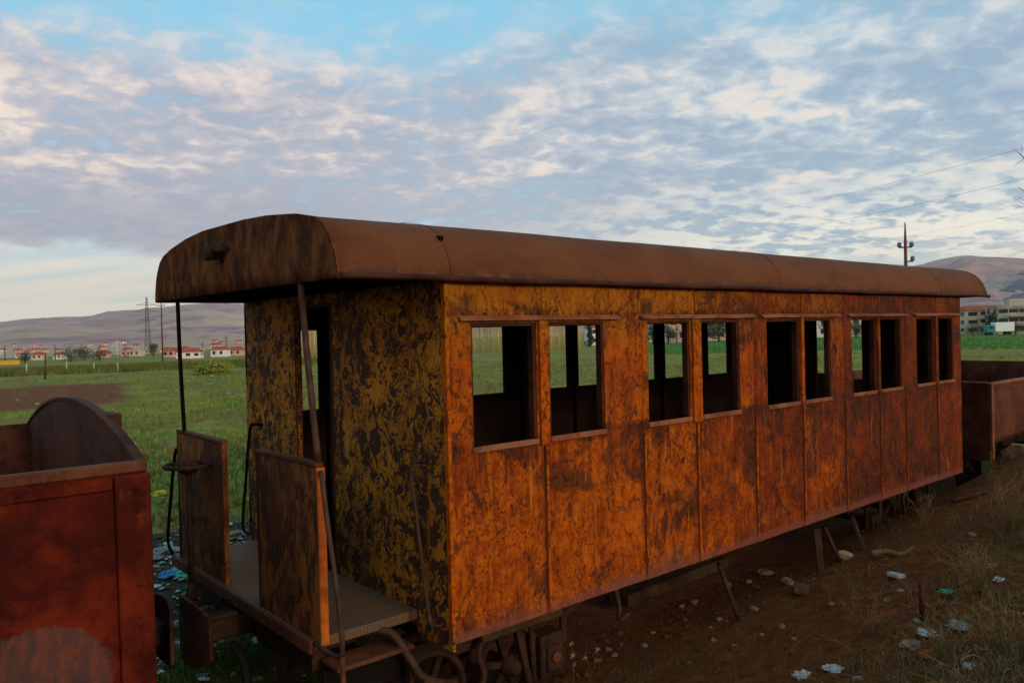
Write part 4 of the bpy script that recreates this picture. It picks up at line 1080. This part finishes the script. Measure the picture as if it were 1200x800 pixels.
for x, y, D in polar(12, 85, -36, 38, 6500):
    if y < 7.5 and x < 13: continue
    if y < 2.5 and x < 20: continue
    if zone(x,y)[2] > .3 and rn.random() < .95: continue
    if mn.noise(Vector((x*.12,y*.12,22))) < rn.uniform(-.3,.3): continue
    for _ in range(7):
        g = .05+.0015*D; P5.append((x+rn.gauss(0,g),y+rn.gauss(0,g),hgt(x,y),rn.uniform(.06,.17),.012+.0006*D))
blades('leafy_weeds','rosette_green','small bright leafy plants dotted over the field','field plants',P5,seed=12,bend=1.2)
blades('field_grass','field_green','short green grass and weeds covering the field behind the carriage','grass',P1,seed=2,bend=.9)
blades('dry_field_grass','dry_straw','patches of yellow dry grass in the field','grass',P2,seed=3,bend=.8)
# vines: rows far left, crops far right
for row in range(9):
    for k in range(420):
        D = 92+row*17+rn.uniform(-1,1); az = YAW+R(rn.uniform(8,36)); x = CAM.x+D*math.cos(az); y = CAM.y+D*math.sin(az)
        for _ in range(3): P3.append((x+rn.gauss(0,.3),y+rn.gauss(0,.3),hgt(x,y),rn.uniform(.3,.85),.05))
blades('vine_rows','vine_leaf','distant rows of staked vines at the far edge of the field','vines',P3,seed=4,bend=.3)
for x, y, D in polar(95, 230, -34, -8, 9000):
    P4.append((x,y,hgt(x,y),rn.uniform(.10,.24),.07))
blades('crop_rows','crop_leaf_green','low bright green crop rows before the buildings at right','crops',P4,seed=6,bend=1.)
# shadowed grass under the coupling
P = []
for _ in range(9000):
    x = rn.uniform(-1.75,.6); y = rn.uniform(1.2,3.9)
    if rn.random() < .5: y = rn.gauss(2.6,.5)
    if mn.noise(Vector((x*1.5,y*1.5,6))) < rn.uniform(-.5,.3): continue
    P.append((x,y,hgt(x,y),rn.uniform(.05,.14),.005))
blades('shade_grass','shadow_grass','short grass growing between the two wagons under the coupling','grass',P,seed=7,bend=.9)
# dry weeds on the bank, lower right
P = []; PG = []
def bankpt():
    px = rn.uniform(880,1290); py = rn.uniform(570,900); return G(px, py)
for _ in range(1900):
    px = 1280-abs(rn.gauss(0,170)); py = rn.uniform(590,900)
    if px < 880: continue
    if rn.random() > sm(960, 1230, px+.75*(py-640)): continue
    p = G(px, py)
    if mn.noise(Vector((p.x*1.2,p.y*1.2,16))) < rn.uniform(-.4,.3): continue
    green = mn.noise(Vector((p.x*.9,p.y*.9,26))) > .12
    for _ in range(rn.randint(4,9)):
        x = p.x+rn.gauss(0,.05); y = p.y+rn.gauss(0,.05)
        (PG if green and rn.random() < .6 else P).append((x,y,hgt(x,y),rn.uniform(.03,.15)*(.8 if green else 1),rn.uniform(.0014,.0032)))
for _ in range(500):
    x = rn.uniform(8.6,14); y = rn.uniform(-2.6,-.1)
    for _ in range(6): xx = x+rn.gauss(0,.05); yy = y+rn.gauss(0,.05); P.append((xx,yy,hgt(xx,yy),rn.uniform(.03,.10),.004))
for _ in range(160):
    p = G(rn.uniform(640,960), rn.uniform(640,830))
    for _ in range(3): x = p.x+rn.gauss(0,.02); y = p.y+rn.gauss(0,.02); P.append((x,y,hgt(x,y),rn.uniform(.02,.07),.0015))
blades('dry_weeds','dry_straw','dry straw coloured weeds on the dirt bank at lower right','weeds',P,seed=8,bend=1.3)
blades('green_weeds','weed_green','low green weeds among the dry ones on the bank','weeds',PG,seed=9,bend=1.1)
# tangled stalks
def stalk_plant(p, n, h, spread, name, label, cat, mat, seed, r=.003, twig=3, group=None):
    rn = random.Random(seed); mb = MB()
    for k in range(n):
        a = rn.uniform(0,6.28); o = rn.uniform(.2,1)*spread; hh = h*rn.uniform(.5,1)
        q = Vector((math.cos(a)*o, math.sin(a)*o, hh)); m_ = q*.5+Vector((rn.uniform(-.1,.1)*spread,rn.uniform(-.1,.1)*spread,hh*.18))
        pth = smooth_path([(0,0,-.02),m_,q],3); mb.tube(pth,[r*(1-.12*i) for i in range(len(pth))],4,False)
        for _ in range(twig):
            s0 = m_.lerp(q, rn.random()); e = s0+Vector((rn.uniform(-1,1)*.18*h,rn.uniform(-1,1)*.18*h,rn.uniform(.0,.22)*h)); mb.tube([s0,e],[r*.5,r*.25],3,False)
    o = mb.build(name, mat); o.location = p; return tag(o, label, cat, group)
stalk_plant(G(1184,622), 30, .62, .40, 'dry_bush', 'tall dry grassy bush standing at the right edge of the bank', 'bush', 'dry_straw', 1, .004, 4)
stalk_plant(G(1084,622), 14, .42, .26, 'dry_bush', 'small dry bush with curled pale stalks near the far bogie', 'bush', 'dry_straw', 2, .005)
stalk_plant(G(1150,700), 40, .42, .40, 'dry_bush', 'tangled dry bush right of the rusty bar', 'bush', 'dry_straw', 3, .0028, 5)
stalk_plant(G(1165,770), 40, .32, .34, 'dry_bush', 'low tangled dry bush in the lower right corner', 'bush', 'dry_straw', 4, .0024, 5)
stalk_plant(G(1100,775), 34, .28, .30, 'dry_bush', 'dry tangle behind the white crumpled bag', 'bush', 'dry_straw', 5, .0024, 5)
stalk_plant(G(1020,745), 26, .26, .32, 'dry_bush', 'thin dry tangle left of the rusty bar end', 'bush', 'dry_straw', 6, .0022, 4)
stalk_plant(G(1005,690), 10, .30, .34, 'dry_bush', 'sparse arching stalks in front of the carriage side', 'bush', 'dry_straw', 7, .0022, 2)
stalk_plant(G(1150,545), 10, .30, .10, 'dry_bush', 'small dry tuft at the corner of the low brown wagon', 'bush', 'dry_straw', 8, .006, 2)
def thistle(p, h, label, seed, heads):
    rn = random.Random(seed); t = thing('thistle', label, 'thistle', p)
    mb = MB(); hd = []
    for k in range(heads):
        q = Vector((rn.uniform(-.07,.07), rn.uniform(-.07,.07), h*(1-.22*k))); s0 = Vector((0,0,h*.35*(k > 0)))
        mb.tube(smooth_path([s0, s0.lerp(q,.5)+Vector((rn.uniform(-.02,.02),0,0)), q],3),.0028,5,False); hd.append(q)
    o = mb.build('stem','dry_straw'); o.parent = t
    for q in hd:
        b = MB(); b.ico(q,(.012,.012,.012),1,.1,seed)
        for _ in range(13):
            v = Vector((rn.uniform(-1,1),rn.uniform(-1,1),rn.uniform(-.5,1))).normalized(); s_ = v.orthogonal().normalized()*.004; i = len(b.v); l = rn.uniform(.025,.042)
            b.v += [tuple(q-s_),tuple(q+s_),tuple(q+v*l)]; b.f.append((i,i+1,i+2)); b.sm.append(False)
        o = b.build('flower_head','tan_brick'); o.parent = t
thistle(G(672,808), .36, 'tallest dry thistle with star shaped heads below the near end of the carriage', 61, 3)
thistle(G(690,800), .26, 'shorter dry thistle right of the tallest one', 62, 2)
thistle(G(652,800), .22, 'dry thistle left of the tallest one', 63, 2)

# ---------------------------------------------------------------- stones and rubbish on the bank
def stone(px, py, r, mat, label, seed, group=None, name='stone', shape=(1.2,1.,.7), cat='stone'):
    p = G(px, py); o = MB().ico((0,0,0),(r*shape[0],r*shape[1],r*shape[2]),2,.3,seed).build(name, mat); o.location = p+Vector((0,0,r*.28)); o.rotation_euler.z = seed
    return tag(o, label, cat, group)
stone(657,778,.045,'orange_rind','round orange yellow lump beside the thistles',1,name='gourd',shape=(1,1,1),cat='gourd')
for i,(px,py,r) in enumerate([(853,686,.035),(877,684,.04),(927,686,.035),(884,717,.035),(974,711,.03),(1040,704,.03),(1139,630,.04),(1055,695,.025),(798,712,.03),(813,708,.04),(843,727,.03),(803,729,.02),(836,751,.025),(893,745,.02),(916,737,.03),(922,683,.05),(897,675,.06),(931,752,.02),(860,759,.02),(755,760,.03),(720,772,.025),(765,742,.02),(700,776,.03),(712,764,.03),(728,757,.02),(833,738,.015)]):
    stone(px,py,r,'pale_stone','small pale stone lying on the brown dirt in front of the carriage',i+5,'small pale stones on the brown dirt')
for i in range(46):
    stone(rn.uniform(650,1120), rn.uniform(640,800), rn.uniform(.012,.032), 'brown_stone','small brown clod on the dirt bank',i+100,'small brown clods on the dirt bank','dirt_clod',(1.2,1,.6),'dirt clod')
def tetra(mb, p, r, rn):
    i = len(mb.v); a0 = rn.uniform(0,6.28); h = r*rn.uniform(.7,1.4)
    mb.v.append((p.x+rn.uniform(-.3,.3)*r, p.y+rn.uniform(-.3,.3)*r, p.z+h))
    for k in range(4):
        a = a0+k*1.571+rn.uniform(-.3,.3); q = r*rn.uniform(.7,1.3); mb.v.append((p.x+math.cos(a)*q, p.y+math.sin(a)*q, p.z-.2*r))
    for k in range(4): mb.f.append((i, i+1+k, i+1+(k+1)%4)); mb.sm.append(False)
for nm, mat, cnt, r0, r1, lb_ in (('gravel','gravel_stone',1500,.003,.014,'tiny pebbles scattered over the dirt'),('soil_crumbs','crumb_soil',6500,.004,.024,'small crumbs of brown soil all over the bank'),('pale_grit','pale_stone',420,.003,.010,'pale grit and chips dotted over the bank')):
    mb = MB()
    for i in range(cnt):
        p = G(rn.uniform(590,1230), rn.uniform(575,840)); r_ = r0+(r1-r0)*rn.random()**3; tetra(mb, p, r_, rn)
    for i in range(cnt//4):
        x = rn.uniform(.5,9); y = rn.uniform(-.1,.9); tetra(mb, Vector((x,y,hgt(x,y))), r0+(r1-r0)*rn.random()**3, rn)
    tag(mb.build(nm, mat), lb_, 'gravel', None, 'stuff')
mb = MB()
for i in range(800):
    px = 1290-abs(rn.gauss(0,190)); py = rn.uniform(600,880)
    if rn.random() > sm(930, 1210, px+.75*(py-640)): continue
    p = G(px, py, .01); a = rn.uniform(0,6.28); l = rn.uniform(.06,.30); h = rn.uniform(0,.10)
    d = Vector((math.cos(a)*l, math.sin(a)*l, h)); b_ = Vector((rn.uniform(-.04,.04), rn.uniform(-.04,.04), rn.uniform(.0,.06)))
    mb.tube(smooth_path([p, p+d*.5+b_, p+d],2), rn.uniform(.0012,.0030), 3, False)
tag(mb.build('fallen_stalks','dry_straw'),'fallen dry stalks tangled over the bank at lower right','dry stalks',None,'stuff')
# bricks
def block(px, py, s_, mat, label, name, cat, rz, tilt=.2):
    o = MB().box((-s_[0]/2,-s_[1]/2,-s_[2]/2),(s_[0]/2,s_[1]/2,s_[2]/2)).build(name, mat, None, min(s_)*.2); o.location = G(px, py)+Vector((0,0,s_[2]*.5)); o.rotation_euler = (tilt,tilt*.6,rz); return tag(o,label,cat)
block(990,655,(.24,.11,.08),'tan_brick','tan broken brick lying in front of the timber props','brick','brick',.2,.35)
block(1050,678,(.15,.09,.045),'white_plastic','small white block lying on the dirt','foam_block','block',1.2,.15)
block(939,696,(.26,.14,.05),'brown_stone','flat brown slab half sunk in the dirt','stone_slab','slab',.5,.1)
r_ = MB().tube(smooth_path([(-.20,0,.02),(-.06,.02,.05),(.08,-.02,.04),(.20,.03,.11)],4),[.03,.035,.035,.03,.03,.03,.028,.026,.025,.024,.022,.02,.014],7).build('driftwood_root','dry_root'); r_.location = G(1046,655); r_.rotation_euler.z = -1.0; tag(r_,'pale twisted root lying on the bank','root')
# rusty angle bar and stake
a = G(1012,742)+Vector((0,0,.03)); b = G(1083,722)+Vector((0,0,.10))
tag(MB().bar(a,b,.030,.030).bar(a+Vector((0,0,.02)),b+Vector((0,0,.02)),.006,.03).build('rusty_bar','pink_rust',None,.003),'reddish rusty metal bar lying slanted on the bank','metal bar')
s_ = G(1081,728); tag(MB().tube([s_-Vector((0,0,.1)), s_+Vector((0,0,.28))],.022,7).build('iron_stake','deep_brown_rust'),'short dark iron stake at the upper end of the rusty bar','stake')
p = G(1128,585); q = G(1150,583)
tag(MB().tube([p+Vector((-.35,0,.04)),p+Vector((.2,-.1,.05)),q+Vector((.4,-.15,.05))],.03,8).build('rusty_pipe','deep_brown_rust'),'rusty pipe lying on the ground by the far bogie','pipe')
for (x0,x1,lb_) in ((3.10,3.24,'leaning timber prop nearest the camera under the carriage side'),(4.85,4.70,'leaning timber prop of the middle pair under the carriage side'),(5.00,5.12,'second leaning timber prop of the middle pair'),(5.62,5.66,'timber prop farthest along under the carriage side')):
    z = hgt(x1,.1); tag(MB().bar((x0,.18,-.17),(x1,.06,z-.02),.07,.035).build('timber_prop','old_grey_timber',None,.005),lb_,'timber prop')
def crumple(p, r, mat, label, name, cat, seed, flatk=.45, group=None):
    import bmesh
    bm = bmesh.new(); bmesh.ops.create_icosphere(bm, subdivisions=4, radius=1); rn2 = random.Random(seed); off = Vector((rn2.uniform(-50,50),)*3)
    mb = MB()
    for v in bm.verts:
        k = 1+.55*mn.noise(v.co*1.7+off)+.35*abs(mn.noise(v.co*4+off))+.18*mn.noise(v.co*9+off)
        mb.v.append((v.co.x*r*1.25*k, v.co.y*r*k, max(-.02*r, v.co.z*r*k*flatk)))
    mb.f = [tuple(v.index for v in f.verts) for f in bm.faces]; mb.sm = [False]*len(mb.f); bm.free()
    o = mb.build(name, mat); o.location = p; o.rotation_euler.z = rn2.uniform(0,6); return tag(o,label,cat,group)
for i,(px,py,r,mat,lb_) in enumerate([(1171,682,.075,'white_plastic','thin white plastic scrap caught in weeds near the right edge'),(1163,664,.06,'grey_plastic','greyish plastic scrap just above the white one near the right edge'),
    (1087,745,.09,'white_plastic','bright white crumpled bag below the rusty bar'),(1125,738,.10,'grey_plastic','dull grey plastic bag right of the bright white one'),(1137,782,.06,'white_plastic','small white scrap in the tangle at lower right'),
    (941,792,.085,'white_plastic','white crumpled paper at the bottom edge, leftmost of three'),(978,788,.085,'white_plastic','white crumpled paper at the bottom edge, middle of three'),(1007,795,.05,'grey_plastic','grey scrap at the bottom edge, right of the crumpled papers'),
    (1068,757,.10,'pale_stone','dull beige sack beside the white crumpled bag'),(1075,727,.04,'grey_plastic','small grey scrap against the iron stake'),(1013,622,.05,'white_plastic','white scrap under the far part of the carriage side')]):
    crumple(G(px,py), r*.62, mat, lb_, 'plastic_bag' if 'bag' in lb_ else 'litter_scrap', 'litter', i+3)
crumple(G(1108,697)+Vector((0,0,.03)), .035, 'green_plastic','small turquoise plastic scrap above the iron stake','litter_scrap','litter',77)
crumple(G(1090,770), .05, 'orange_edge_rust','rust orange lump in the dry tangle','rust_lump','rust lump',78,.7)
# litter behind the porch, left
for i,(px,py,r,mat,lb_) in enumerate([(187,580,.13,'yellow_plastic','yellow crumpled bag behind the railing'),(199,676,.10,'blue_plastic','blue plastic scrap behind the porch'),(216,678,.09,'green_plastic','turquoise plastic scrap beside the brake column'),
    (192,650,.16,'grey_plastic','large grey plastic sheet scrap left of the porch'),(224,752,.10,'white_plastic','white bag behind the buffer plates'),(280,650,.09,'white_plastic','pale scrap seen past the near railing panel'),(240,690,.08,'white_plastic','pale scrap below the far railing panel'),(272,630,.13,'pale_stone','beige sack seen between the two railing panels')]):
    crumple(G(px,py), r, mat, lb_, 'litter_scrap', 'litter', i+30)
for mat, nm, lb_, n_, sd in (('white_plastic','white_litter','countless white and grey scraps of rubbish spread behind the porch',300,1),('grey_plastic','grey_litter','grey dirty rubbish spread behind the porch',650,2),('brown_stone','brown_litter','brown dirty debris spread behind the porch',900,3),('green_plastic','coloured_litter','turquoise scraps of rubbish spread behind the porch',22,4)):
    rn3 = random.Random(sd); mb = MB()
    for k in range(n_):
        x = rn3.uniform(-3.5,3.5) if k%2 else rn3.uniform(-2,1.2); y = rn3.gauss(5.2,1.4)
        if y < 3.5: y = 3.5+rn3.random()*2
        if k % 9 == 0: x = rn3.uniform(-1.7,.5); y = rn3.uniform(1.8,3.4)
        z = hgt(x,y); r = rn3.uniform(.012,.055)*(1 if mat != 'green_plastic' else .7); i = len(mb.v); c = Vector((x,y,z+.012))
        m_ = rn3.randint(4,6); g = rn3.uniform(0,6.28)
        mb.v.append(tuple(c+Vector((0,0,r*rn3.uniform(.2,.7)))))
        for q in range(m_):
            an = g+6.28*q/m_; rr = r*rn3.uniform(.5,1.5); mb.v.append((c.x+math.cos(an)*rr, c.y+math.sin(an)*rr, c.z+r*rn3.uniform(-.1,.5)))
        for q in range(m_): mb.f.append((i,i+1+q,i+1+(q+1)%m_)); mb.sm.append(False)
    tag(mb.build(nm,mat),lb_,'litter',None,'stuff')
# white specks in the field
for i in range(14):
    D = rn.uniform(16,70); px = rn.choice([rn.uniform(180,285),rn.uniform(0,285),rn.uniform(540,820)]); p = FAR(px, D)
    if p.y < 6: continue
    crumple(p+Vector((0,0,.02)), rn.uniform(.04,.08)*(.6+D/80), 'white_plastic','small white scrap lying in the field grass','litter_scrap','litter',i+200,.5,'white scraps lying in the field')

# ---------------------------------------------------------------- haze
if HAZE := True:
    hm = bpy.data.materials.new('haze_air'); hm.use_nodes = True; t = hm.node_tree
    t.nodes.remove(t.nodes['Principled BSDF']); pv = t.nodes.new('ShaderNodeVolumePrincipled'); pv.inputs['Density'].default_value = 9e-5
    pv.inputs['Color'].default_value = (.93,.85,.85,1); t.links.new(pv.outputs[0], t.nodes['Material Output'].inputs['Volume'])
    M['haze'] = hm
    tag(MB().box((-9500,-9500,-9),(9500,9500,620)).build('haze','haze'), kind='stuff')

# ---------------------------------------------------------------- light
SUN_AZ = math.atan2(-1.0, .05); SUN_EL = R(16)
sd = Vector((math.cos(SUN_AZ)*math.cos(SUN_EL), math.sin(SUN_AZ)*math.cos(SUN_EL), math.sin(SUN_EL)))
sl = bpy.data.lights.new('sun','SUN'); sl.energy = 1.55; sl.angle = R(12); sl.color = (1,.83,.66)
so = bpy.data.objects.new('sun', sl); COL.objects.link(so); so.rotation_euler = (-sd).to_track_quat('-Z','Y').to_euler()
w = bpy.data.worlds.new('World'); SC.world = w; w.use_nodes = True; wt = w.node_tree
class WN(NT):
    def __init__(s): s.t = wt; s.c = wt.nodes.new('ShaderNodeTexCoord').outputs['Generated']
n = WN(); bg = wt.nodes['Background']; bg.inputs[1].default_value = .142
sky = n.nd('ShaderNodeTexSky'); sky.sky_type = 'NISHITA'; sky.sun_disc = False; sky.sun_elevation = SUN_EL; sky.sun_rotation = R(90)-SUN_AZ; sky.air_density = 1.0; sky.dust_density = 1.; sky.ozone_density = 1.5
x, y, z = n.sep()
# turn so that u runs along the picture
zc = n.ma('ADD', n.ma('MAXIMUM', z, 0.), .20)
cb_ = n.nd('ShaderNodeCombineXYZ')
cy, sy = math.cos(YAW), math.sin(YAW)
u_ = n.ma('ADD', n.ma('MULTIPLY', x, sy), n.ma('MULTIPLY', y, -cy)); v_ = n.ma('ADD', n.ma('MULTIPLY', x, cy), n.ma('MULTIPLY', y, sy))
n.L(n.ma('DIVIDE', u_, zc), cb_.inputs[0]); n.L(n.ma('DIVIDE', v_, zc), cb_.inputs[1]); P = cb_.outputs[0]
cover = n.noise(.8, 6, .6, .5, n.map((1,1.0,1),(3.2,1.4,0),P))
patch = n.noise(2.4, 6, .56, .5, n.map((1,1.45,1),(7.2,4.4,0),P))
cells = n.noise(12, 4, .50, .4, n.map((.9,1.0,1),(0,0,1),P))
fine = n.noise(30, 5, .62, .4, n.map((1,.9,1),(5,2,1),P))
side_ = n.ma('DIVIDE', u_, n.ma('MAXIMUM', v_, .05))             # tan of the angle right of the view
left = n.mr(side_, .45, -.35)
pz = n.ma('ADD', z, n.ma('MULTIPLY', n.ma('SUBTRACT', patch, .5), .18))
band = n.mr(pz, .40, .26)
dens = n.ma('ADD', n.ma('MULTIPLY', cover, .40), n.ma('MULTIPLY', patch, .60))
dens = n.ma('ADD', dens, n.ma('ADD', n.ma('MULTIPLY', cells, .44), n.ma('MULTIPLY', fine, .26)))
dens = n.ma('ADD', dens, n.ma('ADD', n.ma('MULTIPLY', band, .30), n.ma('MULTIPLY', n.mr(side_, -.25, .35), .08)))
mask = n.mr(dens, .79, 1.18)
lowcut = n.mr(n.ma('ADD', n.ma('ADD', z, n.ma('MULTIPLY', side_, .03)), n.ma('MULTIPLY', n.ma('SUBTRACT', patch, .5), .08)), .075, .105)
mask = n.ma('MULTIPLY', mask, n.mr(lowcut, 0, 1, .10, 1.))
K = 10.
def k3(c): return tuple(q*K for q in c)
lit = n.ma('ADD', n.ma('MULTIPLY', cells, .80), n.ma('ADD', n.ma('MULTIPLY', fine, .30), n.ma('MULTIPLY', patch, .90)))
shadow = n.mix(left, k3((.235,.325,.430)), k3((.285,.300,.380)))
bright = n.mix(left, k3((.46,.52,.56)), k3((.56,.49,.48)))
cloud = n.mix(n.mr(lit, .80, 1.20), shadow, bright)
puff = n.ma('MULTIPLY', n.mr(lit, 1.02, 1.26), n.ma('MULTIPLY', n.mr(z, .42, .2), n.mr(z, .11, .19)))
cloud = n.mix(n.ma('MULTIPLY', puff, .70), cloud, k3((.82,.655,.52)))
hi = n.mix(n.mr(lit, .80, 1.22), k3((.215,.36,.465)), k3((.38,.50,.57)))
cloud = n.mix(n.mr(z, .30, .42), cloud, hi)
dk = n.ma('MULTIPLY', n.ma('MULTIPLY', n.mr(z, .21, .15), n.mr(z, .085, .12)), left)
cloud = n.mix(n.ma('MULTIPLY', dk, .7), cloud, k3((.26,.28,.36)))
cloud = n.mix(n.ma('MULTIPLY', n.mr(z, .19, .09), n.mr(side_, -.1, .4)), cloud, n.mix(n.mr(lit, .86, 1.06), k3((.30,.40,.49)), k3((.88,.82,.68))))
blue = n.mix(n.mr(z, .08, .38), k3((.45,.64,.70)), k3((.20,.50,.68)))
base_ = n.mix(.85, sky.outputs[0], blue)
low = n.mix(n.mr(n.noise(3, 5, .55, .3, n.map((.25,1.6,1),(1,1,1),P)), .4, .62), k3((.58,.66,.62)), k3((.84,.76,.60)))
base_ = n.mix(n.mr(z, .15, .06), base_, low)
full = n.mix(n.ma('MULTIPLY', mask, .93), base_, cloud)
# the sunset half of the sky, behind the photographer, glows warm
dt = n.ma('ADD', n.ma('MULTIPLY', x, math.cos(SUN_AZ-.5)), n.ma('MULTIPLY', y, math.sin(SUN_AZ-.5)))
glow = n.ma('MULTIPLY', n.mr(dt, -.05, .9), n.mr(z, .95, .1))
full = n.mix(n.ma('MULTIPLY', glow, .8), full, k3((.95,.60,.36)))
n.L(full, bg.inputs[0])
SC.view_settings.view_transform = 'Standard'; SC.view_settings.look = 'None'; SC.view_settings.exposure = 0; SC.view_settings.gamma = 1; SC.view_settings.use_curve_mapping = False
SC.cycles.volume_max_steps = 64; SC.cycles.max_bounces = 4
